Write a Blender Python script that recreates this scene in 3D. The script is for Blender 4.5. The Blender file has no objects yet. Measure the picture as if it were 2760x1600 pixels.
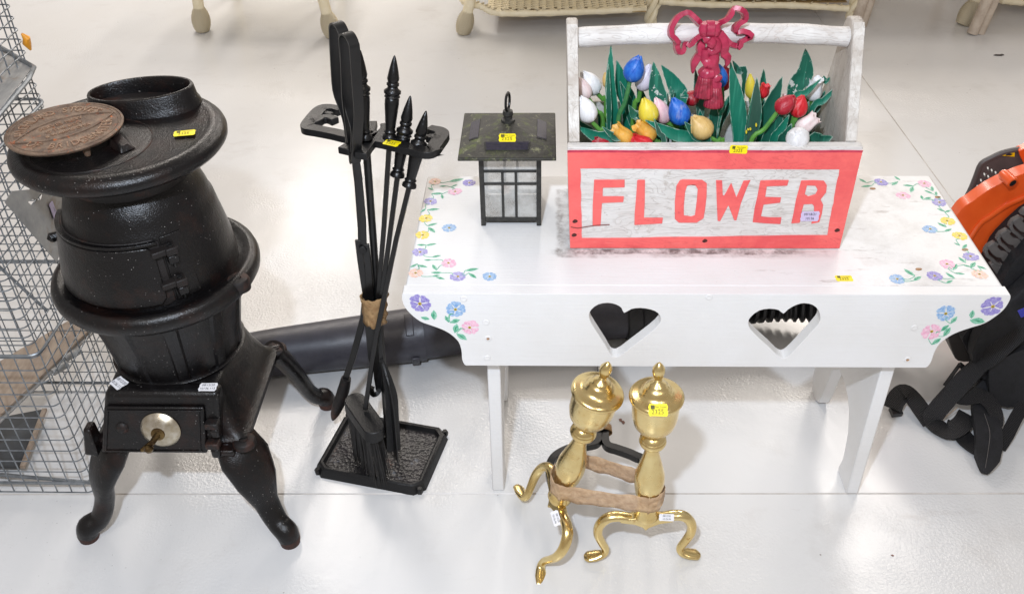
import bpy, math, random
from mathutils import Vector, Matrix
from mathutils.geometry import tessellate_polygon
random.seed(7)
scene = bpy.context.scene
col = scene.collection
PI = math.pi

# ------------------------------------------------------------------ camera
PITCH, YAW, ROLL = 0.64377, -0.039444, -0.02118
CAM = Vector((-0.26717, -1.26948, 1.45915))
cp, sp = math.cos(PITCH), math.sin(PITCH)
FWD = Vector((math.sin(YAW) * cp, math.cos(YAW) * cp, -sp))
rt = Vector((math.cos(YAW), -math.sin(YAW), 0))
up0 = rt.cross(FWD)
RT = rt * math.cos(ROLL) + up0 * math.sin(ROLL)
UP = -rt * math.sin(ROLL) + up0 * math.cos(ROLL)
FPX = 2563.07 / 2760 * 2520          # focal length in 2520-px units
cd = bpy.data.cameras.new('camera')
cam = bpy.data.objects.new('camera', cd); col.objects.link(cam)
cd.sensor_width = 36.0
cd.lens = 36.0 * 2563.07 / 2760
cd.clip_end = 60; cd.clip_start = 0.05
m = Matrix((RT, UP, -FWD)).transposed().to_4x4(); m.translation = CAM
cam.matrix_world = m
scene.camera = cam

# ------------------------------------------------------------------ light
scene.view_settings.view_transform = 'Standard'
scene.view_settings.look = 'None'
scene.view_settings.exposure = -0.19
scene.view_settings.gamma = 1.0
w = bpy.data.worlds.new('World'); scene.world = w; w.use_nodes = True
wb = w.node_tree.nodes['Background']
wb.inputs[0].default_value = (1.0, 0.92, 0.86, 1); wb.inputs[1].default_value = 0.50

def area(name, loc, target, sx, sy, power, colr, shape='RECTANGLE'):
    l = bpy.data.lights.new(name, 'AREA'); l.shape = shape; l.size = sx; l.size_y = sy
    l.energy = power; l.color = colr
    o = bpy.data.objects.new(name, l); col.objects.link(o); o.location = loc
    d = Vector(target) - Vector(loc)
    o.rotation_euler = d.to_track_quat('-Z', 'Y').to_euler()
    return o
area('camera_flash', (-0.45, -1.22, 1.84), (-0.35, 0.25, 0.1), 0.07, 0.05, 33, (0.80, 0.90, 1.05))
for x, y, L, k in ((-2.55, 6.1, 4.6, 34), (-1.85, 3.55, 1.3, 36), (2.1, 3.3, 1.0, 40), (2.3, 6.6, 3.0, 70), (-0.1, 6.8, 3.0, 55), (-1.2, -2.6, 2.0, 22), (1.4, -2.6, 2.0, 22)):  # the middle far lamp is an added fill to brighten the back floor
    area('ceiling_or_fill_lamp', (x, y, 4.0), (x, y, 0), 0.50, L, k * L, (1.0, 0.92, 0.84))

# ------------------------------------------------------------------ picture helpers: a pixel of the 2520-wide photograph onto a real plane
def _ray(u, v):
    return (FWD * FPX + RT * (u - 1260) - UP * (v - 730.43))
def at_z(u, v, z=0.0):
    d = _ray(u, v); return CAM + d * ((z - CAM.z) / d.z)
def at_y(u, v, y):
    d = _ray(u, v); return CAM + d * ((y - CAM.y) / d.y)
def at_x(u, v, x):
    d = _ray(u, v); return CAM + d * ((x - CAM.x) / d.x)

# ------------------------------------------------------------------ mesh helpers
class MB:
    def __init__(s): s.v = []; s.f = []; s.uv = None
    def add(s, vs, fs):
        o = len(s.v); s.v += [tuple(p) for p in vs]; s.f += [tuple(i + o for i in f) for f in fs]; return s
    def box(s, lo, hi, M=None):
        vs = [Vector((x, y, z)) for x in (lo[0], hi[0]) for y in (lo[1], hi[1]) for z in (lo[2], hi[2])]
        if M is not None: vs = [M @ p for p in vs]
        return s.add(vs, [(0,1,3,2),(4,6,7,5),(0,4,5,1),(2,3,7,6),(0,2,6,4),(1,5,7,3)])
    def hexa(s, b, t):
        """b, t: 4 bottom and 4 top points (counter-clockwise from above)"""
        return s.add(list(b) + list(t), [(3,2,1,0),(4,5,6,7),(0,1,5,4),(1,2,6,5),(2,3,7,6),(3,0,4,7)])
    def lathe(s, prof, c=(0,0,0), n=40, M=None, rmod=None, close=True):
        vs = []; fs = []
        for k, (z, r) in enumerate(prof):
            for i in range(n):
                a = 2 * PI * i / n
                rr = r if rmod is None else rmod(a, z, r)
                vs.append(Vector((rr * math.cos(a), rr * math.sin(a), z)))
        for k in range(len(prof) - 1):
            for i in range(n):
                j = (i + 1) % n
                fs.append((k*n+i, k*n+j, (k+1)*n+j, (k+1)*n+i))
        if close:
            if prof[0][1] > 1e-6: fs.append(tuple(range(n - 1, -1, -1)))
            if prof[-1][1] > 1e-6: fs.append(tuple((len(prof)-1)*n + i for i in range(n)))
        if M is not None: vs = [M @ p for p in vs]
        cc = Vector(c); vs = [p + cc for p in vs]
        return s.add(vs, fs)
    def tube(s, path, rad, n=8, closed=False, flat=None, upv=None, cap=True):
        """rad: number or list; flat: (a,b) multipliers of the section along side/up; upv keeps the section's up"""
        P = [Vector(p) for p in path]; N = len(P)
        if not isinstance(rad, (list, tuple)): rad = [rad] * N
        vs = []; fs = []
        ref = Vector(upv) if upv is not None else None
        prev = None
        for i in range(N):
            if closed: t = P[(i+1) % N] - P[i-1]
            else: t = P[min(i+1, N-1)] - P[max(i-1, 0)]
            t.normalize()
            if ref is not None: u = ref - t * ref.dot(t)
            elif prev is None:
                a = Vector((0,0,1)) if abs(t.z) < .9 else Vector((1,0,0)); u = a - t * a.dot(t)
            else: u = prev - t * prev.dot(t)
            if u.length < 1e-5: u = t.orthogonal()
            u.normalize(); prev = u; sd = t.cross(u)
            r = rad[i]
            fa, fb = (1, 1) if flat is None else (flat[i] if isinstance(flat, list) else flat)
            for k in range(n):
                a = 2 * PI * (k + .5) / n
                vs.append(P[i] + sd * (r * fa * math.cos(a)) + u * (r * fb * math.sin(a)))
        R = N if closed else N - 1
        for i in range(R):
            j = (i + 1) % N
            for k in range(n):
                l = (k + 1) % n
                fs.append((i*n+k, i*n+l, j*n+l, j*n+k))
        if cap and not closed:
            fs.append(tuple(range(n-1, -1, -1))); fs.append(tuple((N-1)*n + k for k in range(n)))
        return s.add(vs, fs)
    def bar(s, a, b, r, n=6): return s.tube([a, b], r, n)
    def strip(s, path, w, t, upv):
        """flat band: w along side, t along up (half sizes)"""
        return s.tube_rect(path, w, t, upv)
    def tube_rect(s, path, w, t, upv, closed=False):
        P = [Vector(p) for p in path]; N = len(P); vs = []; fs = []
        if not isinstance(w, (list, tuple)): w = [w] * N
        if not isinstance(t, (list, tuple)): t = [t] * N
        for i in range(N):
            d = (P[(i+1) % N] - P[i-1]) if closed else (P[min(i+1, N-1)] - P[max(i-1, 0)])
            d.normalize()
            rv = Vector(upv[i] if isinstance(upv, list) else upv)
            u = rv - d * rv.dot(d); u.normalize(); sd = d.cross(u)
            for a, b in ((-1,-1),(1,-1),(1,1),(-1,1)):
                vs.append(P[i] + sd * (w[i]*a) + u * (t[i]*b))
        for i in range(N if closed else N - 1):
            j = (i + 1) % N
            for k in range(4):
                l = (k + 1) % 4; fs.append((i*4+k, i*4+l, j*4+l, j*4+k))
        if not closed: fs.append((3,2,1,0)); fs.append(tuple((N-1)*4+k for k in range(4)))
        return s.add(vs, fs)
    def slab(s, outer, holes=(), f=None, d=Vector((0,0,0)), back=True):
        """2-D outline with holes, f maps (a,b) to a point, d = extrusion vector to the back face"""
        loops = [list(outer)] + [list(h) for h in holes]
        tri = tessellate_polygon([[Vector((a, b, 0)) for a, b in L] for L in loops])
        flat = [p for L in loops for p in L]; n = len(flat)
        F = [Vector(f(a, b)) for a, b in flat]
        B = [p + Vector(d) for p in F]
        fs = []
        for t in tri:
            fs.append(tuple(t))
            if back: fs.append(tuple(i + n for i in reversed(t)))
        o = 0
        for L in loops:
            k = len(L)
            for i in range(k):
                j = (i + 1) % k; fs.append((o+i, o+i+n, o+j+n, o+j))
            o += k
        return s.add(F + B, fs)
    def build(s, name, mat, parent=None, smooth=True, bevel=0, angle=35, mats=None, seg=2, subsurf=0, recalc=True):
        me = bpy.data.meshes.new(name); me.from_pydata(s.v, [], s.f); me.update()
        import bmesh
        if recalc:
            bm = bmesh.new(); bm.from_mesh(me); bmesh.ops.recalc_face_normals(bm, faces=bm.faces); bm.to_mesh(me); bm.free()
        o = bpy.data.objects.new(name, me); col.objects.link(o)
        me.materials.append(mat)
        if smooth:
            for p in me.polygons: p.use_smooth = True
            if not subsurf: me.set_sharp_from_angle(angle=math.radians(angle))
        if bevel:
            b = o.modifiers.new('bevel', 'BEVEL'); b.width = bevel; b.segments = seg; b.limit_method = 'ANGLE'; b.angle_limit = math.radians(40)
            b.harden_normals = False
        if subsurf:
            b = o.modifiers.new('sub', 'SUBSURF'); b.levels = subsurf; b.render_levels = subsurf
        if parent is not None: attach(o, parent)
        return o
def attach(o, parent):
    o.parent = parent
    w = Vector((0,0,0)); p = parent
    while p is not None: w += p.location; p = p.parent
    o.location = o.location - w
def thing(name, label, cat, loc=(0,0,0), group=None):
    o = bpy.data.objects.new(name, None); col.objects.link(o); o.location = loc
    o.empty_display_size = .05; o['label'] = label; o['category'] = cat
    if group: o['group'] = group
    return o
def tag(o, label, cat, group=None):
    o['label'] = label; o['category'] = cat
    if group: o['group'] = group
    return o
def setting(o): o['kind'] = 'structure'; return o
def smooth_path(pts, k=4, closed=False):
    P = [Vector(p) for p in pts]; n = len(P); out = []
    for i in range(n if closed else n - 1):
        a = P[(i-1) % n] if (closed or i > 0) else P[i]; b = P[i]; c = P[(i+1) % n]
        d = P[(i+2) % n] if (closed or i+2 < n) else c
        for j in range(k):
            t = j / k
            out.append(.5*((2*b) + (c-a)*t + (2*a-5*b+4*c-d)*t*t + (3*b-a-3*c+d)*t*t*t))
    if not closed: out.append(P[-1])
    return out
def lerp_list(L, n):
    out = []
    for i in range(n):
        x = i / (n - 1) * (len(L) - 1); k = min(int(x), len(L) - 2); f = x - k
        out.append(L[k] * (1 - f) + L[k+1] * f)
    return out
def sm2(pts, k=4, closed=True):
    return [(p.x, p.y) for p in smooth_path([(a, b, 0) for a, b in pts], k, closed)]

# ------------------------------------------------------------------ materials (all on object = world coordinates)
def srgb(h):
    c = [int(h[i:i+2], 16) / 255 for i in (0, 2, 4)]
    return tuple((x / 12.92 if x <= .04045 else ((x + .055) / 1.055) ** 2.4) for x in c) + (1,)
def C4(c): return srgb(c) if isinstance(c, str) else (tuple(c) + (1,))[:4]
class NT:
    def __init__(s, name):
        s.m = bpy.data.materials.new(name); s.m.use_nodes = True; s.t = s.m.node_tree; s.n = s.t.nodes; s.l = s.t.links
        s.b = s.n['Principled BSDF']; s.tc = s.n.new('ShaderNodeTexCoord')
        s.vec = s.tc.outputs['Object']
    def mapping(s, scale=(1,1,1), rot=(0,0,0), loc=(0,0,0)):
        m = s.n.new('ShaderNodeMapping'); m.inputs['Scale'].default_value = scale; m.inputs['Rotation'].default_value = rot; m.inputs['Location'].default_value = loc
        s.l.new(s.vec, m.inputs[0]); return m.outputs[0]
    def noise(s, scale, detail=3, rough=.55, vec=None, dist=0):
        n = s.n.new('ShaderNodeTexNoise'); n.inputs['Scale'].default_value = scale; n.inputs['Detail'].default_value = detail
        n.inputs['Roughness'].default_value = rough; n.inputs['Distortion'].default_value = dist
        s.l.new(vec if vec is not None else s.vec, n.inputs['Vector']); return n.outputs['Fac']
    def voronoi(s, scale, feat='F1', vec=None, out='Distance'):
        n = s.n.new('ShaderNodeTexVoronoi'); n.feature = feat; n.inputs['Scale'].default_value = scale
        s.l.new(vec if vec is not None else s.vec, n.inputs['Vector']); return n.outputs[out]
    def wave(s, scale, dist=2, detail=2, dscale=1, vec=None, direction='X', prof='SIN'):
        n = s.n.new('ShaderNodeTexWave'); n.bands_direction = direction; n.wave_profile = prof
        n.inputs['Scale'].default_value = scale; n.inputs['Distortion'].default_value = dist; n.inputs['Detail'].default_value = detail
        n.inputs['Detail Scale'].default_value = dscale
        s.l.new(vec if vec is not None else s.vec, n.inputs['Vector']); return n.outputs['Fac']
    def ramp(s, fac, a, b, ca=(0,0,0,1), cb=(1,1,1,1)):
        r = s.n.new('ShaderNodeValToRGB'); e = r.color_ramp.elements
        e[0].position = a; e[1].position = b; e[0].color = ca; e[1].color = cb
        s.l.new(fac, r.inputs[0]); return r.outputs[0]
    def mix(s, fac, a, b):
        m = s.n.new('ShaderNodeMix'); m.data_type = 'RGBA'
        for k, x in ((6, a), (7, b)):
            if isinstance(x, (tuple, list)): m.inputs[k].default_value = x
            else: s.l.new(x, m.inputs[k])
        if isinstance(fac, (int, float)): m.inputs[0].default_value = fac
        else: s.l.new(fac, m.inputs[0])
        return m.outputs[2]
    def math(s, op, a, b=None):
        m = s.n.new('ShaderNodeMath'); m.operation = op
        for k, x in ((0, a), (1, b)):
            if x is None: continue
            if isinstance(x, (int, float)): m.inputs[k].default_value = x
            else: s.l.new(x, m.inputs[k])
        return m.outputs[0]
    def sep(s):
        n = s.n.new('ShaderNodeSeparateXYZ'); s.l.new(s.vec, n.inputs[0]); return n.outputs
    def color(s, c): 
        if isinstance(c, (tuple, list)): s.b.inputs['Base Color'].default_value = c
        else: s.l.new(c, s.b.inputs['Base Color'])
    def rough(s, r):
        if isinstance(r, (int, float)): s.b.inputs['Roughness'].default_value = r
        else: s.l.new(r, s.b.inputs['Roughness'])
    def bump(s, h, dist=.001, strength=1.0):
        b = s.n.new('ShaderNodeBump'); b.inputs['Strength'].default_value = strength; b.inputs['Distance'].default_value = dist
        s.l.new(h, b.inputs['Height'])
        nm = s.b.inputs['Normal']
        if nm.is_linked: s.l.new(nm.links[0].from_socket, b.inputs['Normal'])
        s.l.new(b.outputs[0], nm)
def simple(name, c, c2=None, scale=30, rough=.5, metal=0, bump=0, bscale=200, spec=.5, coat=0, rvar=0, sharp=(.35,.65), trans=0, alpha=1):
    t = NT(name)
    if c2: t.color(t.mix(t.ramp(t.noise(scale, 4, .6), *sharp), C4(c), C4(c2)))
    else: t.color(C4(c))
    if rvar:
        r = t.n.new('ShaderNodeMapRange'); t.l.new(t.noise(scale * 1.7, 3), r.inputs[0]); r.inputs[1].default_value = .3; r.inputs[2].default_value = .7
        r.inputs[3].default_value = rough - rvar; r.inputs[4].default_value = rough + rvar; t.rough(r.outputs[0])
    else: t.rough(rough)
    t.b.inputs['Metallic'].default_value = metal; t.b.inputs['Specular IOR Level'].default_value = spec
    t.b.inputs['Coat Weight'].default_value = coat; t.b.inputs['Coat Roughness'].default_value = .12
    t.b.inputs['Transmission Weight'].default_value = trans; t.b.inputs['Alpha'].default_value = alpha
    if bump: t.bump(t.noise(bscale, 3), bump)
    return t.m

# cast iron, black stove paint with dust specks and a little rust
def cast(name, base='1b191a', base2='262324', rust=.0, specks=True, rough=.42, bump=.0006, bscale=420):
    t = NT(name)
    c = t.mix(t.ramp(t.noise(9, 4), .4, .65), C4(base), C4(base2))
    if rust: c = t.mix(t.math('MULTIPLY', t.ramp(t.noise(14, 6, .7), .5, .72), rust), c, C4('5a3222'))
    if specks:
        v = t.voronoi(130); gate = t.ramp(t.noise(22, 2), .40, .6)
        c = t.mix(t.math('MULTIPLY', t.ramp(v, .055, .10, (1,1,1,1), (0,0,0,1)), gate), c, C4('a09b97'))
    t.b.inputs['Specular IOR Level'].default_value = .38
    t.color(c); r = t.n.new('ShaderNodeMapRange'); t.l.new(t.noise(12, 4), r.inputs[0]); r.inputs[3].default_value = rough - .12; r.inputs[4].default_value = rough + .14
    t.rough(r.outputs[0]); t.bump(t.noise(bscale, 2), bump); t.bump(t.noise(60, 3), .0008)
    return t.m
M = {}
M['cast'] = cast('black_cast_iron', '080708', '0e0c0d', rust=.14, rough=.31)
M['castr'] = cast('rusty_black_iron', '120f0f', '1d1817', rust=.7, specks=False, rough=.55)
M['castd'] = cast('black_iron_tool', '121213', '19191a', specks=False, rough=.42, bump=.0005, bscale=300)
M['satin'] = simple('satin_black_metal', '0d0d0e', '141415', rough=.33, bump=.0001, spec=.5)
M['handle'] = cast('wrinkle_black_handle', '0e0e0f', '151516', specks=False, rough=.3, bump=.0005, bscale=260)
def rusty():
    t = NT('rusty_trivet_iron')
    c = t.mix(t.ramp(t.noise(40, 6, .7), .38, .66), C4('5a493d'), C4('8a7461'))
    c = t.mix(t.ramp(t.noise(85, 5, .7), .58, .70), c, C4('94583a'))
    c = t.mix(t.ramp(t.noise(120, 3), .68, .74), c, C4('c06a35'))
    t.color(c); t.rough(.6); t.b.inputs['Metallic'].default_value = .25; t.bump(t.noise(300, 4), .0012); return t.m
M['trivet'] = rusty()
M['nickel'] = simple('tarnished_nickel', 'c9c2b4', 'a89c84', 60, .34, 1, .0001, 200, rvar=.08)
M['bronze'] = simple('worn_brass_pull', '7d6844', '4d3d2c', 90, .35, 1, .0003, 300)
def brassm():
    t = NT('polished_brass')
    c = t.mix(t.ramp(t.noise(18, 5, .65), .35, .7), C4('e8d49c'), C4('d6b878'))
    c = t.mix(t.ramp(t.noise(55, 5, .7), .60, .74), c, C4('b58a50'))
    t.color(c); t.b.inputs['Metallic'].default_value = 1
    r = t.n.new('ShaderNodeMapRange'); t.l.new(t.noise(35, 4), r.inputs[0]); r.inputs[3].default_value = .14; r.inputs[4].default_value = .36
    t.rough(r.outputs[0]); t.bump(t.noise(25, 2), .0006); t.bump(t.noise(500, 2), .00006); return t.m
M['brass'] = brassm()

# white bench paint: fine grain, nail stains, grime on top
def white_paint(name, top=False, box=False):
    t = NT(name)
    g = t.noise(1, 4, .6, t.mapping((9, 260, 260)))
    base = C4('e2e0dd')
    c = t.mix(t.ramp(t.noise(6, 4), .4, .7), C4('e5e5e5'), C4('dfdedc'))
    c = t.mix(t.math('MULTIPLY', t.ramp(g, .58, .78), .12), c, C4('c2bab0'))
    if top:
        X, Y, Z = t.sep()
        def rng(s, a, b, soft):   # soft box mask
            up = t.n.new('ShaderNodeMapRange'); t.l.new(s, up.inputs[0]); up.interpolation_type = 'SMOOTHSTEP'
            up.inputs[1].default_value = a - soft; up.inputs[2].default_value = a + soft
            dn = t.n.new('ShaderNodeMapRange'); t.l.new(s, dn.inputs[0]); dn.interpolation_type = 'SMOOTHSTEP'
            dn.inputs[1].default_value = b - soft; dn.inputs[2].default_value = b + soft; dn.inputs[3].default_value = 1; dn.inputs[4].default_value = 0
            return t.math('MULTIPLY', up.outputs[0], dn.outputs[0])
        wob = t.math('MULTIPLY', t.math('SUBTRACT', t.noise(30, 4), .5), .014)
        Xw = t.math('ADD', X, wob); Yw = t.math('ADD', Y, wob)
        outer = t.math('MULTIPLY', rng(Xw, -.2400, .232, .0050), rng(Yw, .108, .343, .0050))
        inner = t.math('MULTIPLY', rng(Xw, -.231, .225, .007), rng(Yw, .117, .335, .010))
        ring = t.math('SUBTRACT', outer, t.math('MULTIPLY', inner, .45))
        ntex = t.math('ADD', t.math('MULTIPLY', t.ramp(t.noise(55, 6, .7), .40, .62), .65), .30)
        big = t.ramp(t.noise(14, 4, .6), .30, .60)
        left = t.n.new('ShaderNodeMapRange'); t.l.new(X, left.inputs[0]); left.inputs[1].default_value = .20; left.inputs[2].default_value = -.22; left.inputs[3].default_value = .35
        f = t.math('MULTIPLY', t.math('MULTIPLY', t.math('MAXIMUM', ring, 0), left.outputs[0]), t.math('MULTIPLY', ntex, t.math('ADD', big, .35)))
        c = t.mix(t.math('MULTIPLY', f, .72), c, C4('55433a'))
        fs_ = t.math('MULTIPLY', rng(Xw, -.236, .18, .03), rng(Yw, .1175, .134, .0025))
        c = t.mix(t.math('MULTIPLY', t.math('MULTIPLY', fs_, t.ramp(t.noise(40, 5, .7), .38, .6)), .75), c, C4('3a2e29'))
        # wide smudges right of the box and specks
        sm = t.math('MULTIPLY', t.ramp(t.noise(11, 6, .7), .46, .72), rng(X, .24, .46, .07))
        c = t.mix(t.math('MULTIPLY', sm, .38), c, C4('8c8177'))
        st = t.noise(1, 5, .7, t.mapping((14, 60, 60)))
        c = t.mix(t.math('MULTIPLY', t.math('MULTIPLY', t.ramp(st, .60, .70), rng(X, .1, .47, .05)), .45), c, C4('7d6a5c'))
        c = t.mix(t.ramp(t.voronoi(60), .02, .05, (.5,.5,.5,1), (0,0,0,1)), c, C4('6a5b50'))
    t.color(c); t.rough(.5); t.bump(g, .0005); t.bump(t.noise(120, 3), .0003)
    return t.m
M['white'] = white_paint('white_bench_paint'); M['whitetop'] = white_paint('white_bench_top_paint', True)
def distressed(name, a='d9d5d0', b='a89e93', horizontal=True, amt=.6):
    t = NT(name)
    mp = t.mapping((9, 30, 30) if horizontal else (34, 34, 5))
    n1 = t.noise(1.1, 3, .5, mp, 1.2)
    band = t.math('PINGPONG', t.math('MULTIPLY', n1, 7.0), .5)          # contour lines of the noise: figured plywood grain
    ln = t.ramp(band, .0, .12, (1,1,1,1), (0,0,0,1))
    patch = t.ramp(t.noise(7, 4, .6), .38, .62)
    c = t.mix(t.ramp(t.noise(14, 6, .7), .4, .62), C4(a), C4('d2ceca' if horizontal else 'b5aca2'))
    c = t.mix(t.math('MULTIPLY', t.math('MULTIPLY', ln, patch), amt * .75), c, C4(b))
    g = t.noise(1, 6, .7, t.mapping((14, 160, 160) if horizontal else (150, 150, 7)))
    c = t.mix(t.math('MULTIPLY', t.ramp(g, .50, .74), amt * .8), c, C4('a1978c'))
    c = t.mix(t.math('MULTIPLY', t.ramp(t.noise(30, 6, .75), .60, .74), .7), c, C4('8f8170'))
    t.color(c); t.rough(.6); t.bump(g, .0012); t.bump(ln, .0004); return t.m
M['dist'] = distressed('distressed_white_wood', 'dcdad7', '9f958b', True, .62)
M['dist_side'] = distressed('worn_white_side', 'c9c3bb', '94887c', False, .9)
M['dist_post'] = distressed('white_painted_edge', 'dedbd6', 'b3a898', False, .35)
def coralm():
    t = NT('coral_paint')
    band = t.math('PINGPONG', t.math('MULTIPLY', t.noise(1.1, 3, .5, t.mapping((9, 30, 30)), 1.2), 7.0), .5); ln = t.math('MULTIPLY', t.ramp(band, .0, .12, (1,1,1,1), (0,0,0,1)), t.ramp(t.noise(7, 4, .6), .42, .6))
    c = t.mix(t.ramp(t.noise(12, 6, .7), .42, .66), C4('f06a66'), C4('e15759'))
    c = t.mix(t.math('MULTIPLY', ln, .40), c, C4('b83d44'))
    c = t.mix(t.math('MULTIPLY', t.ramp(t.noise(1, 5, .7, t.mapping((12, 190, 190))), .62, .75), .5), c, C4('f3a09a'))
    t.color(c); t.rough(.45); t.bump(t.noise(1, 4, .6, t.mapping((14, 160, 160))), .0008); return t.m
M['coral'] = coralm()
M['crimson_edge'] = simple('crimson_paint', 'b32a48', 'cf4256', 60, .5)
M['bow'] = simple('crimson_gloss_resin', 'b53252', '96203f', 60, .34, 0, .0006, 110, coat=.05)
M['tassel'] = simple('dull_crimson_resin', 'a82d45', '7c1a2e', 90, .4, 0, .0008, 220)
M['yellow_sticker'] = simple('yellow_sticker_paper', 'f4e000', rough=.5)
M['white_sticker'] = simple('white_sticker_paper', 'e6e6ea', rough=.5)
M['lilac_sticker'] = simple('lilac_sticker_paper', 'cbc0e0', rough=.5)
M['ink'] = simple('sticker_ink', '2b2c33', rough=.6); M['ink_y'] = simple('grey_ink_on_yellow', '57541c', rough=.6)
M['ink_g'] = simple('pale_print', '7c7760', rough=.6)

def floorm():
    t = NT('painted_concrete')
    c = t.mix(t.ramp(t.noise(1.2, 4), .35, .7), C4('d4d5d6'), C4('cfcecc'))
    c = t.mix(t.math('MULTIPLY', t.ramp(t.noise(5, 6, .7), .55, .8), .3), c, C4('aaa49e'))
    v = t.voronoi(17); gate = t.ramp(t.noise(3, 2), .46, .58)
    c = t.mix(t.math('MULTIPLY', t.ramp(t.noise(1, 6, .75, t.mapping((3, 9, 3))), .60, .76), .35), c, C4('a8a09a'))
    c = t.mix(t.math('MULTIPLY', t.ramp(v, .014, .04, (1,1,1,1), (0,0,0,1)), gate), c, C4('6f655c'))
    # fine dark dust in front of the stove
    X, Y, Z = t.sep()
    mx = t.ramp(X, 0, 1); 
    near = t.n.new('ShaderNodeMapRange'); t.l.new(X, near.inputs[0]); near.inputs[1].default_value = -.62; near.inputs[2].default_value = -1.15
    near2 = t.n.new('ShaderNodeMapRange'); t.l.new(Y, near2.inputs[0]); near2.inputs[1].default_value = .25; near2.inputs[2].default_value = .0
    gm = t.math('MULTIPLY', near.outputs[0], near2.outputs[0])
    c = t.mix(t.math('MULTIPLY', t.ramp(t.voronoi(95), .05, .10, (1,1,1,1), (0,0,0,1)), t.math('MULTIPLY', t.math('MULTIPLY', gm, .7), t.ramp(t.noise(60, 2), .48, .56))), c, C4('4e4640'))
    t.color(c)
    zone = t.ramp(t.noise(2.6, 3), .47, .60)
    peb = t.noise(170, 2, .5); 
    h = t.math('MULTIPLY', t.math('MULTIPLY', peb, zone), 1.0)
    t.bump(h, .0010); t.bump(t.noise(28, 3), .0003)
    t.rough(.25); t.b.inputs['Specular IOR Level'].default_value = .55
    return t.m
M['floor'] = floorm()
M['groove'] = simple('floor_joint', 'b3aea9', 'cbc8c4', 14, .4)

# multi-material mesh: faces remember the current slot
def _add(s, vs, fs, _old=MB.add):
    n = len(s.f); r = _old(s, vs, fs)
    if not hasattr(s, 'mi'): s.mi = [0] * n
    s.mi += [getattr(s, 'cur', 0)] * (len(s.f) - len(s.mi)); return r
MB.add = _add
def build_multi(mb, name, mats, parent, **k):
    o = mb.build(name, mats[0], parent, recalc=k.pop('recalc', False), **k)
    for mm in mats[1:]: o.data.materials.append(mm)
    for p, i in zip(o.data.polygons, mb.mi): p.material_index = i
    return o

_textcache = {}
def text_mesh(body, size, extrude=0.0):
    key = (body, size)
    if key in _textcache: return _textcache[key]
    cu = bpy.data.curves.new('t', 'FONT'); cu.body = body; cu.size = size; cu.resolution_u = 2
    cu.align_x = 'CENTER'; cu.align_y = 'CENTER'
    o = bpy.data.objects.new('t', cu)
    me = bpy.data.meshes.new_from_object(o)
    vs = [Vector(v.co) for v in me.vertices]; fs = [tuple(p.vertices) for p in me.polygons]
    bpy.data.objects.remove(o); bpy.data.curves.remove(cu); bpy.data.meshes.remove(me)
    _textcache[key] = (vs, fs); return vs, fs
def put_text(mb, body, size, c, u, v, nrm, off=0.0005, sx=1.0):
    vs, fs = text_mesh(body, size)
    mb.add([Vector(c) + u * (p.x * sx) + v * p.y + nrm * off for p in vs], fs)
def sticker(parent, c, u, v, w, h, kind='yellow', lines=None, name='price_sticker'):
    """small label lying on a surface: c centre, u reading direction, v up direction"""
    c = Vector(c); u = Vector(u).normalized(); v = Vector(v); v = (v - u * v.dot(u)).normalized(); n = u.cross(v)
    a, b = w / 2, h / 2
    out = [(-a*.86, -b), (-a*.55, -b*.93), (a*.6, -b), (a*.88, -b), (a, -b*.55), (a*.93, 0), (a, b*.55), (a*.88, b), (-a*.5, b*.94), (-a*.86, b), (-a, b*.5), (-a*.94, 0), (-a, -b*.5)]
    mb = MB(); mb.slab(out, f=lambda p, q: c + u*p + v*q + n*.0006, d=-n*.0005)
    s = mb.build(name, M[{'yellow': 'yellow_sticker', 'white': 'white_sticker', 'lilac': 'lilac_sticker'}[kind]], parent, smooth=False)
    t = MB()
    if kind == 'yellow':
        put_text(t, '2325', h * .52, c - v*(b*.32) - u*(a*.05), u, v, n, .0011, .95)
        lb = MB(); q = c - u*(a*.55) + v*(b*.45); k = b*.32
        lb.add([q - u*k - v*k + n*.0010, q + u*k - v*k + n*.0010, q + u*k + v*k + n*.0010, q - u*k + v*k + n*.0010], [(0,1,2,3)])
        put_text(lb, 'Alex Cooper', h * .22, c + u*(a*.28) + v*(b*.52), u, v, n, .0011, .8)
        put_text(lb, 'auctioneers', h * .12, c + u*(a*.25) + v*(b*.22), u, v, n, .0011, .9)
        lb.build('printed_logo', M['ink_y'], s, smooth=False, recalc=False)
        t.build('printed_number', M['ink_y'], s, smooth=False, recalc=False)
    else:
        for i, L in enumerate(lines):
            put_text(t, L, h * .36, c + v*(b*(.42 - .85*i)), u, v, n, .0011, .85)
        t.build('printed_number', M['ink'], s, smooth=False, recalc=False)
    return s

# ------------------------------------------------------------------ floor: painted concrete, saw joints as real grooves
def seam_y(x): return 0.0215 + 0.0128 * x
def seam_x(y): return 0.970 - 0.0365 * y
fl = MB(); W = 9.0
jx = seam_x(0.03); g = .0022
def quad(mb, pts): mb.add([Vector(p) for p in pts], [(0,1,2,3)])
quad(fl, [(-W, -W, 0), (W, -W, 0), (W, seam_y(W)-g, 0), (-W, seam_y(-W)-g, 0)])
quad(fl, [(-W, seam_y(-W)+g, 0), (seam_x(seam_y(jx))-g, seam_y(jx)+g, 0), (seam_x(W)-g, W, 0), (-W, W, 0)])
quad(fl, [(seam_x(seam_y(jx))+g, seam_y(jx)+g, 0), (W, seam_y(W)+g, 0), (W, W, 0), (seam_x(W)+g, W, 0)])
setting(fl.build('floor', M['floor'], smooth=False, recalc=False))
gr = MB()
quad(gr, [(-W, seam_y(-W)-g, 0), (W, seam_y(W)-g, 0), (W, seam_y(W), -.0018), (-W, seam_y(-W), -.0018)])
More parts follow.
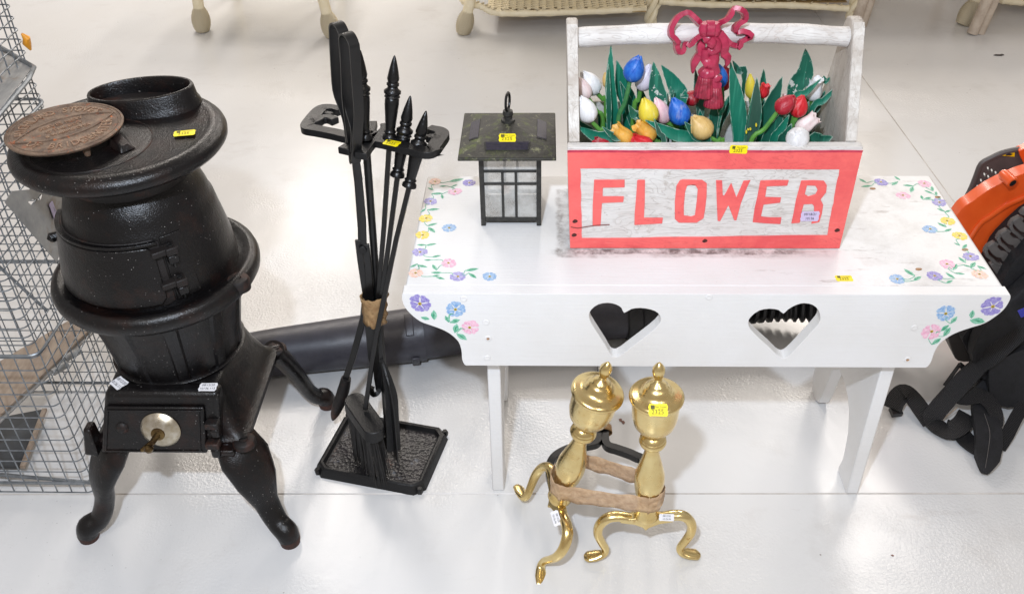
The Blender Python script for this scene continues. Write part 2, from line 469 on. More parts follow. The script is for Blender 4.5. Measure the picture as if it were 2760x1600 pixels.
quad(gr, [(-W, seam_y(-W), -.0018), (W, seam_y(W), -.0018), (W, seam_y(W)+g, 0), (-W, seam_y(-W)+g, 0)])
quad(gr, [(jx-g, seam_y(jx)+g, 0), (jx, seam_y(jx)+g, -.0015), (seam_x(W), W, -.0015), (seam_x(W)-g, W, 0)])
quad(gr, [(jx, seam_y(jx)+g, -.0015), (jx+g, seam_y(jx)+g, 0), (seam_x(W)+g, W, 0), (seam_x(W), W, -.0015)])
setting(gr.build('floor_joint', M['groove'], smooth=False, recalc=False))
def crumb(label, cat, c, pts, mat, h=.0012):
    mb = MB(); mb.slab(pts, f=lambda a, b: Vector((c.x + a, c.y + b, h)), d=Vector((0, 0, -h + .0002)))
    return tag(mb.build('paint_chip' if cat == 'chip' else 'lint_speck', mat, smooth=False), label, cat)
M['chip'] = simple('brown_chip', '6e4a40', '8a6658', 200, .7); M['lint'] = simple('dark_lint', '4a4340', rough=.9)
c0 = at_z(1530, 1036)
crumb('curled brown paint chip on the floor behind the two brass urns', 'chip', c0, [(-.006,.006),(-.001,.008),(.001,.005),(-.001,.001),(.004,.001),(.007,-.004),(.004,-.009),(.001,-.007),(.0,-.003),(-.005,.001)], M['chip'])
crumb('dark crumb of lint lying alone on the floor at the far right', 'lint', at_z(2458, 137), [(-.02,.0),(-.01,.006),(.004,.004),(.014,.009),(.02,.002),(.008,-.006),(-.008,-.005)], M['lint'], .003)
crumb('tiny tan scrap on the floor near the bottom edge at right', 'scrap', at_z(2196, 1366), [(-.003,.001),(.001,.002),(.003,-.001),(0,-.002)], M['chip'], .001)

# ------------------------------------------------------------------ bench
H, DEP, AP = .512, .393, .024
bench = thing('painted_bench', 'white wooden bench with hand-painted flowers and two heart cutouts in its apron', 'bench', (0, .19, 0))
tb = MB(); 
tb.slab([(-.4985, AP+.0006), (.4985, AP+.0006), (.4975, DEP), (-.4975, DEP)], f=lambda a, b: Vector((a, b, H)), d=Vector((0, 0, -.025)))
tb.build('top_board', M['whitetop'], bench, bevel=.004)
cl = [(-.500,.508),(-.5025,.4989),(-.4994,.4808),(-.491,.4656),(-.4753,.4486),(-.4564,.4394),(-.4373,.43),(-.4232,.419),(-.4117,.4031),(-.4077,.3837),(-.4074,.3641),(-.4045,.353),(-.401,.3495)]
cr = [(-x, z) for x, z in cl]
outl = sm2([(x, z) for x, z in cl] , 3, False) + sm2(list(reversed(cr)), 3, False)
def heart(notch, ltop, lside, tip, rside, rtop, tipw=.005):
    pts = [notch, (notch[0]-.006, notch[1]+.010), ltop, (lside[0]+.004, (ltop[1]+lside[1])/2+.006), lside, ((lside[0]*.86+tip[0]*.14), lside[1]*.80+tip[1]*.20)]
    pts += [(lside[0]*.5+tip[0]*.5-.001, lside[1]*.5+tip[1]*.5-.001), (tip[0]-tipw, tip[1]+.004), tip, (tip[0]+tipw, tip[1]+.004)]
    pts += [(rside[0]*.5+tip[0]*.5+.001, rside[1]*.5+tip[1]*.5-.001), (rside[0]*.86+tip[0]*.14, rside[1]*.80+tip[1]*.20), rside, (rside[0]-.004, (rtop[1]+rside[1])/2+.006), rtop, (notch[0]+.006, notch[1]+.008)]
    return sm2(pts, 3, True)
def trace(L): return sm2([((p := at_y((1560 + a*.27778)*KK, (780 + c*.27778)*KK, 0)).x, p.z - .0045) for a, c in L], 2)
KK = 2520 / 2760
h1 = trace([(440,228),(415,180),(360,145),(280,130),(190,145),(122,195),(100,255),(125,330),(200,450),(270,560),(312,635),(350,655),(400,640),(500,565),(640,460),(750,370),(798,295),(770,230),(700,195),(600,180),(510,190)])
h2 = trace([(1985,235),(1940,200),(1850,187),(1750,205),(1670,265),(1645,320),(1668,385),(1760,480),(1860,570),(1930,640),(1985,668),(2040,640),(2120,560),(2230,440),(2320,340),(2345,280),(2325,200),(2270,150),(2190,133),(2110,150),(2030,195)])
ap = MB(); ap.slab(outl, [h1, h2], f=lambda a, b: Vector((a, .0, b + .0045)), d=Vector((0, AP, 0)))
ap.build('apron', M['white'], bench, smooth=False, bevel=.0045, seg=4)
for sx in (-1, 1):
    x0 = -.366 if sx < 0 else .338; th = .024 if sx < 0 else .024
    prof = [(.0255,0),(.076,0),(.092,.004),(.0835,.034),(.084,.058),(.091,.105),(.110,.139),(.138,.162),(.172,.170),(.208,.166),(.240,.136),(.252,.09),(.262,.044),(.275,.012),(.295,.001),(.325,.0),(.340,.03),(.352,.12),(.360,.25),(.362,.4868),(.0255,.4868)]
    b = MB(); b.slab(prof, f=lambda a, z: Vector((x0, a, z)), d=Vector((th, 0, 0)))
    b.build('end_leg', M['white'], bench, bevel=.0025)
# recessed screw heads and old nail holes
M['stain'] = simple('bare_wood_nail_hole', 'b98f68', '8e6a4c', 200, .7)
for u, v, k in ((1201, 832, 1), (1199, 880, 0), (1196, 793, 0), (2233, 884, 1), (2250, 806, 0), (1745, 731, 0), (1141, 735, 0)):
    p = at_y(u, v, -.0003); b = MB()
    b.lathe([(0, .006), (.0012, .0052), (.0014, .0035), (.0006, .001)], p, 16, Matrix.Rotation(PI/2, 4, 'X'))
    sp = b.build('screw_plug', M['white'], bench)
    if k:
        b = MB(); b.slab(sm2([(-.0025,-.001),(0,-.0025),(.003,0),(.001,.002),(-.002,.0015)], 2), f=lambda a, q: Vector((p.x+a, -.0021, p.z+q)), d=Vector((0,.0004,0))); b.build('rust_mark', M['stain'], sp, smooth=False)
for u, v in ((2260, 662), (2147, 464), (2307, 485), (2374, 614)):
    p = at_z(u, v, H + .0004); b = MB()
    b.slab(sm2([(-.005,-.002),(0,-.004),(.006,-.001),(.005,.003),(-.003,.003)], 2), f=lambda a, q: Vector((p.x+a, p.y+q, p.z+.0002)), d=Vector((0,0,-.0003)))
    b.build('knot_stain', M['stain'], bench, smooth=False)

# painted flowers: thin strokes lying on the paint
def paintmat(n, a, b, sc=220):
    t = NT(n); c = t.mix(t.ramp(t.noise(sc, 4, .7), .35, .65), C4(a), C4(b)); t.color(c); t.rough(.5); t.bump(t.noise(500, 2), .0004); return t.m
FL = {'purple': paintmat('purple_petals', '7467bb', 'b3abd6'), 'lilac': paintmat('lilac_petals', '8d86c4', 'bdb6de'), 'blue': paintmat('blue_petals', '6f9bd0', 'b4cde4'),
      'pink': paintmat('pink_petals', 'e39dbd', 'f2d2de'), 'yellow': paintmat('yellow_petals', 'eecb35', 'f3df80'), 'peach': paintmat('peach_petals', 'e9b7a2', 'f4ddd2')}
M['eye'] = simple('flower_eye', 'e3c22f', '8a7a2c', 900, .5); M['eyed'] = simple('dark_flower_eye', '3a3326'); M['vleaf'] = paintmat('painted_leaf_green', '3fa37f', '9fd2bb', 160); M['vleafd'] = simple('dark_leaf_vein', '1c7f58')
def pflower(c, ux, uy, n, s, kind, rot):
    mb = MB(); k = 5 if kind != 'blue' else 5
    for i in range(k):
        a = rot + 2*PI*i/k + random.uniform(-.1, .1); L = s * random.uniform(.88, 1.1)
        pts = []
        for t, r in ((-.10,.12),(-.44,.55),(-.56,.82),(-.40,1.0),(-.14,.97),(0,.90),(.16,1.0),(.42,.98),(.56,.80),(.43,.5),(.10,.12)):
            aa = a + t * 1.15; pts.append((math.cos(aa)*L*r, math.sin(aa)*L*r))
        mb.slab(pts, f=lambda p, q: c + ux*p + uy*q + n*(.0004 + .00006*i), d=-n*.0003)
    mb.cur = 1
    mb.slab([(math.cos(t*PI/4)*s*.17, math.sin(t*PI/4)*s*.17) for t in range(8)], f=lambda p, q: c + ux*p + uy*q + n*.0009, d=-n*.0004)
    mb.cur = 2
    mb.slab([(math.cos(t*PI/3)*s*.07, math.sin(t*PI/3)*s*.07) for t in range(6)], f=lambda p, q: c + ux*p + uy*q + n*.0011, d=-n*.0003)
    return build_multi(mb, 'painted_flower', [FL[kind], M['eye'], M['eyed']], bench, smooth=False)
def pleaf(a, b, n, wid=.30):
    d = b - a; L = d.length; ux = d.normalized(); uy = n.cross(ux); mb = MB()
    q = [(0,0),(.2,.55),(.45,1),(.7,.8),(1,0),(.72,-.7),(.45,-.95),(.18,-.6)]
    mb.slab([(x*L, y*L*wid*.5) for x, y in q], f=lambda p, r: a + ux*p + uy*r + n*.0005, d=-n*.0004)
    mb.cur = 1
    mb.slab([(.12*L, .02*L), (.5*L, .05*L), (.85*L, 0), (.5*L, -.02*L)], f=lambda p, r: a + ux*p + uy*r + n*.0008, d=-n*.0003)
    return build_multi(mb, 'painted_leaf', [M['vleaf'], M['vleafd']], bench, smooth=False)
KK = 2520 / 2760
def cL(x, y): return ((1060 + .3834*x) * KK, (440 + .3834*y) * KK)
def cR(x, y): return ((2240 + .3832*x) * KK, (440 + .3832*y) * KK)
Z3, X3, Y3 = Vector((0,0,1)), Vector((1,0,0)), Vector((0,1,0))
topf = [(cL, 295,130,'peach'),(cL,435,200,'pink'),(cL,535,138,'purple'),(cL,262,268,'lilac'),(cL,232,387,'yellow'),(cL,393,455,'blue'),(cL,208,505,'yellow'),(cL,188,625,'lilac'),(cL,388,702,'pink'),(cL,157,772,'peach'),(cL,455,797,'lilac'),(cL,678,797,'blue'),
        (cR,350,133,'purple'),(cR,655,143,'pink'),(cR,505,226,'pink'),(cR,762,276,'lilac'),(cR,815,405,'yellow'),(cR,697,463,'blue'),(cR,902,510,'yellow'),(cR,980,655,'lilac'),(cR,815,709,'pink'),(cR,1043,780,'peach'),(cR,728,792,'purple'),(cR,465,815,'blue')]
frf = [(cL,187,985,'purple'),(cL,437,1025,'blue'),(cL,537,1152,'pink'),(cR,1137,1005,'purple'),(cR,806,1055,'blue'),(cR,707,1180,'pink')]
fpos = []
for f, x, y, k in topf:
    p = at_z(*f(x, y), H); fpos.append((p, Z3)); pflower(p, X3, Y3, Z3, .0135, k, random.uniform(0, 6))
nf = -Y3
for f, x, y, k in frf:
    p = at_y(*f(x, y), 0); fpos.append((p, nf)); pflower(p, X3, Z3, nf, .0162 if k != 'purple' else .0185, k, random.uniform(0, 6))
tl = [(cL,q) for q in ((390,130,495,110),(375,160,325,162),(410,165,450,150),(280,188,243,172),(270,215,350,212),(340,220,348,250),(228,320,192,345),(240,328,325,322),(240,440,310,422),(248,450,295,488),(230,575,165,573),(230,578,303,565),(270,660,335,648),(270,680,217,680),(170,708,118,732),(172,715,240,732),(303,752,275,710),(345,770,265,768),(270,795,330,788),(300,800,362,815),(505,755,600,740),(530,772,585,808))]
tl += [(cR,q) for q in ((250,138,195,108),(285,158,210,165),(485,120,445,92),(470,130,425,155),(505,155,580,160),(575,165,560,205),(715,215,655,190),(740,225,738,198),(715,195,708,162),(655,250,705,240),(645,255,632,225),(800,340,745,318),(800,345,843,330),(810,450,748,418),(795,480,848,462),(905,578,865,560),(925,600,955,570),(945,700,895,660),(930,715,985,730),(980,735,1015,695),(1030,722,1092,745),(860,750,885,708),(870,772,940,780),(868,808,805,768),(808,843,855,823),(588,793,512,742),(578,825,635,795))]
frl = [(cL,q) for q in ((255,1095,193,1080),(288,1100,285,1030),(390,1115,365,1070),(400,1118,470,1098),(432,1190,448,1125),(445,1195,518,1240))]
frl += [(cR,q) for q in ((985,1090,998,1030),(975,1100,1085,1115),(840,1125,888,1075),(772,1178,830,1135),(790,1215,840,1152),(708,1272,775,1228))]
vines = MB()
for L, top in ((tl, True), (frl, False)):
    for f, (x0, y0, x1, y1) in L:
        if top: a, b, n = at_z(*f(x0, y0), H), at_z(*f(x1, y1), H), Z3
        else: a, b, n = at_y(*f(x0, y0), 0), at_y(*f(x1, y1), 0), nf
        pleaf(a, b, n, .36 if top else .5)
        best = min([(p - a).length for p, m2 in fpos if (m2 - n).length < .1]); p = [p for p, m2 in fpos if (m2 - n).length < .1 and (p - a).length == best][0]
        if best < .034:
            d = (p - a); mid = a + d*.5 + n.cross(d)*.18; e = a + d*(1 - .010/max(best, .011))
            vines.tube_rect([q + n*.0004 for q in smooth_path([b*.3 + a*.7, a, mid, e], 3)], .0006, .0002, n)
vines.build('painted_vines', M['vleaf'], bench, smooth=False)
sticker(bench, at_z(2077, 685, H), (1, .02, 0), (0, 1, 0), .029, .0165)

# ------------------------------------------------------------------ wooden flower box
HB = H + .001
YF = .135
box = thing('flower_crate', 'white wooden tote box with a coral FLOWER sign front and a round handle', 'planter box', (.01, .24, HB))
b = MB(); b.slab([(-.2175, .0), (.2555, .0), (.2575, .1985), (-.226, .1985)], f=lambda x, z: Vector((x, YF, HB + .001 + z)), d=Vector((0, .019, 0)))
b.build('front_panel', M['dist'], box, bevel=.002)
b = MB(); b.slab([(-.1975, 0), (.232, 0), (.232, .19), (-.2055, .19)], f=lambda x, z: Vector((x, .326, HB + .001 + z)), d=Vector((0, .018, 0)))
b.build('back_or_shade_panel', M['dist'], box, bevel=.002)
def sidep(xb, xt, th, xo):
    prof = [(.0193,0),(.1905,0),(.2065,0),(.2065,.185),(.198,.205),(.183,.235),(.166,.285),(.152,.330),(.147,.352),(.139,.366),(.122,.372),(.105,.3705),(.094,.362),(.0193,.1985)]
    bb = MB(); bb.slab([(a, z) for a, z in prof], f=lambda a, z: Vector((xb + (xt - xb) * z / .37 , YF + a, HB + .001 + z)), d=Vector((th, 0, 0)))
    return bb.build('side_panel', M['dist_post' if False else 'dist_side'], box, bevel=.003)
sidep(-.2175, -.2285, .0185, 0); sidep(.233, .2330, .0185, 0)
# painted front edges of the side posts
for xb, xt in ((-.2175, -.2285), (.233, .233)):
    bb = MB(); p0 = (.0185, .1995); p1 = (.0925, .3625)
    X0 = xb + (xt - xb) * p0[1] / .37; X1 = xb + (xt - xb) * p1[1] / .37
    a = Vector((X0 + .00925, YF + p0[0], HB + .001 + p0[1])); c = Vector((X1 + .00925, YF + p1[0], HB + .001 + p1[1]))
    bb.tube_rect([a, a*.5 + c*.5, c, c + Vector((0, .008, .007))], .0088, .0012, Vector((0, -.91, .41)))
    bb.build('painted_edge', M['dist_post'], box, bevel=.0008)
b = MB(); b.box((-.199, YF + .0195, HB + .001), (.2325, .3255, HB + .013)); b.build('bottom_board', M['dist_side'], box)
hp = smooth_path([(-.2095, .2475, .8560), (-.10, .2470, .8615), (.02, .2468, .8625), (.14, .2470, .8605), (.2325, .2475, .8545)], 5)
b = MB(); b.tube(hp, [.0162 + .0007*math.sin(i*1.3) for i in range(len(hp))], 18, upv=(0, 0, 1)); b.build('handle', distressed('handle_white_paint', 'e0dedb', 'b09a86', True, .4), box, angle=60)
# border and letters
def fr(u, v, d=.0): p = at_y(u, v, YF - d); return (p.x, p.z)
bo = [(-.2175, HB + .001), (.2555, HB + .001), (.2572, .7035), (-.2258, .7045)]
bi = [(-.1972, .5349), (.2297, .5411), (.2260, .6715), (-.2037, .6739)]
def wob(L, k=6, amp=.0006):
    out = []
    for i in range(len(L)):
        a, c = L[i], L[(i+1) % len(L)]
        for j in range(k): t = j/k; out.append((a[0]+(c[0]-a[0])*t + random.uniform(-amp, amp)*(j > 0), a[1]+(c[1]-a[1])*t + random.uniform(-amp, amp)*(j > 0)))
    return out
b = MB(); b.slab(wob(bo, 5, .0003), [wob(bi, 12, .0008)], f=lambda x, z: Vector((x, YF - .0012, z)), d=Vector((0, .0011, 0))); b.build('painted_border', M['coral'], box, bevel=.0004, seg=1)
b = MB(); b.slab(wob([(-.2255, .7040), (.2570, .7030), (.2572, .7062), (-.2257, .7078)], 14, .0006), f=lambda x, z: Vector((x, YF - .0015, z)), d=Vector((0, .0014, 0))); b.build('crimson_line', M['crimson_edge'], box, smooth=False)
LT = {
 'F': ([(348,297),(583,297),(583,357),(415,360),(413,425),(577,425),(573,470),(408,478),(397,655),(335,655),(336,500)], []),
 'L': ([(680,302),(690,297),(740,298),(738,480),(732,590),(878,590),(873,635),(658,647),(660,560),(672,420)], []),
 'O': ([(1010,300),(1030,294),(1180,298),(1217,325),(1215,430),(1205,520),(1192,595),(1140,628),(1000,628),(970,600),(970,470),(982,345)], [[(1065,345),(1090,338),(1130,342),(1147,370),(1138,470),(1125,570),(1095,580),(1040,572),(1040,500),(1050,390)]]),
 'W': ([(1288,300),(1335,302),(1340,418),(1352,418),(1405,320),(1445,432),(1500,305),(1555,300),(1530,350),(1480,480),(1445,612),(1428,610),(1383,495),(1320,618),(1300,615),(1294,480)], []),
 'E': ([(1630,303),(1740,299),(1850,300),(1838,343),(1680,348),(1668,430),(1790,433),(1783,475),(1655,490),(1635,580),(1700,588),(1793,588),(1785,640),(1680,635),(1570,625),(1585,520),(1608,420)], []),
 'R': ([(1945,303),(2040,300),(2120,305),(2143,340),(2138,395),(2095,450),(2115,490),(2105,560),(2085,625),(2022,638),(2045,560),(2043,500),(2030,485),(1965,488),(1950,540),(1935,630),(1868,635),(1885,560),(1905,450)], [[(1990,342),(2055,345),(2072,375),(2055,408),(2000,425),(1973,410)]])}
for ch, (o_, hs) in LT.items():
    cv = lambda p: fr((1480 + p[0]*.34921)*KK, (380 + p[1]*.34921)*KK)
    b = MB(); b.slab([cv(p) for p in o_], [[cv(p) for p in h] for h in hs], f=lambda x, z: Vector((x, YF - .0013, z)), d=Vector((0, .0013, 0)))
    b.build('carved_letter', M['coral'], box, bevel=.0006, seg=1)
for x, z in ((-.2105, .5705), (-.2115, .5420), (.2440, .5520), (.0180, .5300)):
    b = MB(); b.slab(sm2([(-.0042,-.001),(-.001,-.0038),(.004,-.002),(.0048,.001),(0,.0035)], 2), f=lambda a, q: Vector((x+a, YF - .0020, z+q)), d=Vector((0, .0008, 0)))
    b.build('nail_hole', simple('nail_rust', '5a2a24', '2b1512', 300, .8), box, smooth=False)
sticker(box, Vector((at_y(1817, 367, YF).x, YF - .0016, .7095)), (1, 0, -.03), (0, .0, 1), .030, .0155)
sticker(box, at_y(1993, 532, YF - .0015), (1, 0, .02), (0, 0, 1), .032, .020, 'lilac', ['09/18/21', '10136'], name='stock_label')

# bow ornament on the handle
def q6(x, y): return ((1780 + .2875*x) * KK, (.2875*y) * KK)
bow = thing('bow_ornament', 'crimson moulded ribbon bow with two tassels hung over the crate handle', 'bow', (-.015, .222, .80))
def ribbon(pts, w, t, y=.226, closed=False, nm='ribbon', mat='bow', wav=0.0):
    P = [at_y(*q6(a, c), y + (wav*math.sin(i*2.1))) for i, (a, c) in enumerate(pts)]
    P = smooth_path(P, 2, closed); n = len(P)
    ww = [q*(1 + .10*math.sin(i_*1.9)) for i_, q in enumerate(lerp_list(w if isinstance(w, list) else [w]*2, n))]; tt = lerp_list(t if isinstance(t, list) else [t]*2, n)
    mb = MB(); Wv = Vector((.10, -.90, .42)).normalized(); mb.tube_rect(P, [q*.95 for q in ww], [q*.72 for q in tt], [(P[min(i+1, n-1)] - P[max(i-1, 0)]).cross(Wv) for i in range(n)])
    return mb.build(nm, M[mat], bow, angle=28, bevel=.0012, seg=2)
ribbon([(420,255),(372,225),(330,185),(290,145),(240,120),(165,160),(125,215),(100,265),(100,330),(150,385),(150,430),(165,490),(205,485),(235,410),(275,430),(310,385),(345,355),(400,320)], .0088, .0056, wav=.002, nm='ribbon_loop')
ribbon([(520,262),(560,215),(610,190),(650,150),(690,85),(740,90),(785,130),(785,190),(735,225),(700,270),(715,305),(775,295),(835,325),(820,360),(760,385),(740,435),(690,430),(640,410),(600,360),(560,315)], .0088, .0056, wav=.002, nm='ribbon_loop')
ribbon([(400,400),(375,440),(378,500),(345,540),(315,590),(305,640),(300,688)], [.006,.009,.007,.003], [.008,.010,.008,.002], nm='ribbon_tail', y=.222)
ribbon([(545,300),(570,360),(590,430),(590,500),(625,540),(625,590),(610,622)], [.006,.009,.007,.003], [.009,.011,.008,.002], nm='ribbon_tail', y=.222)
def blob(pts, r, y=.219, nm='knot', mat='bow'):
    P = smooth_path([at_y(*q6(a, c), y) for a, c in pts], 4); mb = MB(); mb.tube(P, lerp_list(r, len(P)), 12, upv=(0,-1,0)); return mb.build(nm, M[mat], bow, angle=60)
blob([(418,215),(418,280),(418,330)], [.008,.011,.008], .215); blob([(505,215),(505,280),(505,330)], [.008,.011,.008], .215); blob([(430,270),(500,270)], [.013,.013], .211)
blob([(400,375),(450,360),(500,395),(520,450),(480,480),(440,450)], [.007,.010,.011,.010,.009,.006], .214, 'rosette'); blob([(455,370),(485,400),(470,440)], [.007,.008,.006], .206, 'rosette')
blob([(430,460),(420,540),(440,600)], [.007,.008,.007], .214, 'cord'); blob([(500,480),(490,560),(490,620),(520,690)], [.009,.011,.010,.008], .216, 'cord')
blob([(400,600),(440,580),(490,610)], [.009,.011,.009], .213, 'cord'); blob([(385,650),(430,690),(500,680)], [.008,.012,.009], .212, 'cord')
blob([(480,750),(520,730),(545,700)], [.008,.010,.008], .214, 'cord'); blob([(470,760),(510,800),(552,820)], [.008,.010,.008], .213, 'cord')
def tassel(x0, y0, x1, y1, r0, r1, y):
    a, c = at_y(*q6(x0, y0), y), at_y(*q6(x1, y1), y - .004); L = (c - a).length
    Mx = (c - a).to_track_quat('Z', 'Y').to_matrix().to_4x4(); mb = MB()
    mb.lathe([(0, r0*.6), (L*.06, r0), (L*.3, r0*1.15), (L*.7, r1*.93), (L*.95, r1), (L, r1*.93), (L*.99, 0.0001)], a, 72, Mx, rmod=lambda t, z, r: r * (1 + .035*math.sin(t*18)))
    mb.build('tassel', M['tassel'], bow, angle=70)
tassel(430, 680, 408, 905, .0115, .0175, .215); tassel(512, 805, 496, 998, .0105, .0165, .213)

# ------------------------------------------------------------------ tulips and leaves
def tm(n, a, b):
    t = NT(n); g = t.noise(1, 5, .65, t.mapping((130, 130, 26))); A, B = C4(a), C4(b)
    pale = tuple(x*.55 + .45*y for x, y in zip(A, (.72, .70, .66, 1))); dark = tuple([x*.55 for x in A[:3]] + [1])
    c = t.mix(t.ramp(g, .36, .66), A, B); c = t.mix(t.math('MULTIPLY', t.ramp(t.noise(1, 4, .6, t.mapping((90, 90, 30), loc=(3, 1, 2))), .58, .72), .6), c, pale)
    c = t.mix(t.math('MULTIPLY', t.ramp(t.noise(150, 5, .7), .64, .74), .7), c, dark)
    t.color(c); t.rough(.42); t.bump(g, .0009); return t.m
T = {'white': tm('white_tulip', 'f0f0f2', 'dededf'), 'blush': tm('blush_tulip', 'e3c9c8', 'efe2df'), 'blue': tm('blue_tulip', '0f52b4', '2f74cc'), 'lilac': tm('lilac_tulip', 'dcd8e4', 'c5bfd2'),
     'yellow': tm('yellow_tulip', 'e6d23a', 'd6c24a'), 'pink': tm('pink_tulip', 'eab8c2', 'f0d2d4'), 'tan': tm('tan_tulip', 'd9ba7c', 'c9a560'), 'orange': tm('orange_tulip', 'e3a23a', 'e8b75c'),
     'red': tm('red_tulip', 'c3131f', 'd6303a'), 'crimson': tm('crimson_tulip', '9d1528', 'b32a38')}
M['stem'] = simple('tulip_stem_green', '5f9a3a', '4c8440', 60, .5, 0, .0004, 200); M['stemd'] = simple('dark_stem_green', '2f6f45', '4d8a4f', 60, .5)
def leafmat(n, a, b, chip=.0):
    t = NT(n); g = t.noise(1, 4, .6, t.mapping((60, 60, 9)))
    c = t.mix(t.ramp(g, .35, .7), C4(a), C4(b))
    c = t.mix(t.ramp(t.noise(55, 5, .7), .70 - chip, .72 - chip), c, C4('c9ccc6'))
    vein = t.ramp(t.noise(1, 3, .5, t.mapping((150, 60, 7), loc=(5, 2, 1))), .58, .70)
    c = t.mix(t.math('MULTIPLY', vein, .45), c, C4('3f9c80'))
    c = t.mix(t.ramp(t.noise(120, 5, .75), .69, .72), c, C4('c2cbc4'))
    t.color(c); t.rough(.48); t.bump(g, .0012); return t.m
M['leaf'] = leafmat('green_wood_leaf', '0d6a54', '167c64'); M['leafd'] = leafmat('dark_green_wood_leaf', '124f40', '1d6350'); M['leafc'] = leafmat('chipped_green_leaf', '145a48', '1c6e58', .14); M['leafg'] = leafmat('grey_green_leaf', '3a5c50', '2a5144', .02)
def q1(x, y): return ((1500 + .34127*x) * KK, (.34127*y) * KK)
PXM = 1.0
def mm(pix, y, z=.75):   # crop pixels -> metres at that depth
    a = at_y(*q1(1000, 700), y); b = at_y(*q1(1100, 700), y); return (b - a).length * pix / 100
def bloom_mesh(tip, base, wid, ruffle):
    d = tip - base; L = d.length; Mx = d.to_track_quat('Z', 'Y').to_matrix().to_4x4(); r = wid / 2; mb = MB()
    rot = random.uniform(0, 6)
    if ruffle:
        prof = [(0,.12),(.05,.45),(.16,.80),(.34,1.0),(.55,.93),(.75,.80),(.92,.80),(1.0,.86),(.93,.66),(.72,.6),(.5,.3),(.45,.01)]
        rm = lambda a, z, rr: rr * (1 + (.10*math.cos(3*a+rot) + .05*math.cos(7*a))*min(1, z/L*1.4))
        zz = lambda a, t: (t + (.055*math.cos(6*a + rot) if t > .85 else 0))
    else:
        prof = [(0,.10),(.04,.42),(.12,.72),(.26,.96),(.42,1.0),(.60,.90),(.76,.70),(.89,.44),(.97,.24),(1.0,.12),(.97,.03)]
        rm = lambda a, z, rr: rr * (1 + .055*abs(math.cos(1.5*a + rot))**.6 * min(1, z/L*2))
        zz = lambda a, t: (t + (.05*math.cos(3*a + rot) if t > .9 else 0))
    n = 36; vs = []; fs = []
    for t, pr in prof:
        for i in range(n):
            a = 2*PI*i/n; rr = rm(a, t*L, pr*r); vs.append(base + (Mx.to_3x3() @ Vector((rr*math.cos(a), rr*math.sin(a), zz(a, t)*L))))
    for k in range(len(prof)-1):
        for i in range(n): j = (i+1) % n; fs.append((k*n+i, k*n+j, (k+1)*n+j, (k+1)*n+i))
    fs.append(tuple(range(n-1, -1, -1))); fs.append(tuple((len(prof)-1)*n+i for i in range(n)))
    mb.add(vs, fs)
    if not ruffle:  # overlapping petal lips as raised ridges
        for k in range(3):
            a0 = rot*.0 + 2*PI*k/3 + .5; P = []
            for t, pr in prof[2:9]:
                a = a0 + (t - .2)*.9; rr = pr*r*1.02; P.append(base + Mx.to_3x3() @ Vector((rr*math.cos(a), rr*math.sin(a), t*L)))
            mb.tube(P, [r*.05]*len(P), 5)
    return mb
def tulip(label, kind, tip, base, wid, y, foot=None, ruffle=False, leaves=(), dt=0.0, stem='stem'):
    B = at_y(*q1(*base), y); Tp = at_y(*q1(*tip), y + dt); W_ = mm(wid, y) * 1.06
    root = thing('wooden_tulip', label, 'tulip', (B.x, max(.165, min(.315, y)), HB + .013), 'wooden tulips standing in the crate')
    bloom_mesh(Tp, B, W_, ruffle).build('bloom', T[kind], root, angle=60)
    if foot is None: foot = (base[0] + (base[0] - tip[0]) * .8, 1150)
    yf = max(.168, min(.312, y + (.0 if foot[1] > 1100 else .0)))
    F_ = at_y(*q1(*foot), yf); G = Vector((F_.x, yf, HB + .0135))
    mid = (B + F_) / 2 + Vector((.002, 0, 0))
    mb = MB(); P = smooth_path([B + (B - Tp).normalized()*-.002, mid, F_, G], 4); mb.tube(P, lerp_list([.0035, .0042, .0046], len(P)), 8); mb.build('stem', M[stem], root)
    for lf in leaves: leaf_part(root, *lf)
    return root
def leaf_mesh(tip, base, wid, y, yt, cup=.25, bend=0.0, thick=.0016):
    Tp = at_y(*q1(*tip), yt); B = at_y(*q1(*base), y)
    # continue down into the box
    d = (B - Tp).normalized(); low = max(0, (B.z - (HB + .02))); G = Vector((B.x + d.x*.01, max(.165, min(.318, B.y)), HB + .016)) if low > .02 else B
    P = smooth_path([Tp, Tp*.5 + B*.5 + Vector((bend, 0, 0)), B, G], 5); n = len(P); W_ = mm(wid, y) / 2 * 1.10
    lb = (B - Tp).length; lt = sum((P[i+1]-P[i]).length for i in range(n-1)); acc = 0; vs = []; fs = []
    view = (CAM - (Tp+B)/2).normalized(); out = Vector((0, -1, .25)).normalized()
    for i in range(n):
        if i: acc += (P[i] - P[i-1]).length
        t = acc / lb
        if t < 1: wv = math.sin(PI * min(1, t*.62 + .0)) ** .85 if t < .8 else math.sin(PI*.496)**.85
        else: wv = 1.0
        wv *= 1 if t < .62 else max(.42, 1 - (t - .62) * .9)
        dd = (P[min(i+1, n-1)] - P[max(i-1, 0)]).normalized(); sd = dd.cross(out).normalized(); nn = sd.cross(dd).normalized()
        if nn.dot(out) < 0: nn = -nn
        w2 = W_ * max(wv, .02)
        for s_ in (-1, -.5, 0, .5, 1):
            vs.append(P[i] + sd*(w2*s_) - nn*(w2*cup*(1 - s_*s_)) + nn*thick)
        for s_ in (1, .5, 0, -.5, -1):
            vs.append(P[i] + sd*(w2*s_) - nn*(w2*cup*(1 - s_*s_)) - nn*thick*.3)
    for i in range(n-1):
        for k in range(10): l = (k+1) % 10; fs.append((i*10+k, i*10+l, i*10+10+l, i*10+10+k))
    fs.append(tuple(range(9, -1, -1))); fs.append(tuple((n-1)*10+k for k in range(10)))
    mb = MB(); mb.add(vs, fs); return mb
M['leafedge'] = simple('bare_leaf_edge', '9fb9ab', '2b7a63', 90, .6, sharp=(.42, .58))
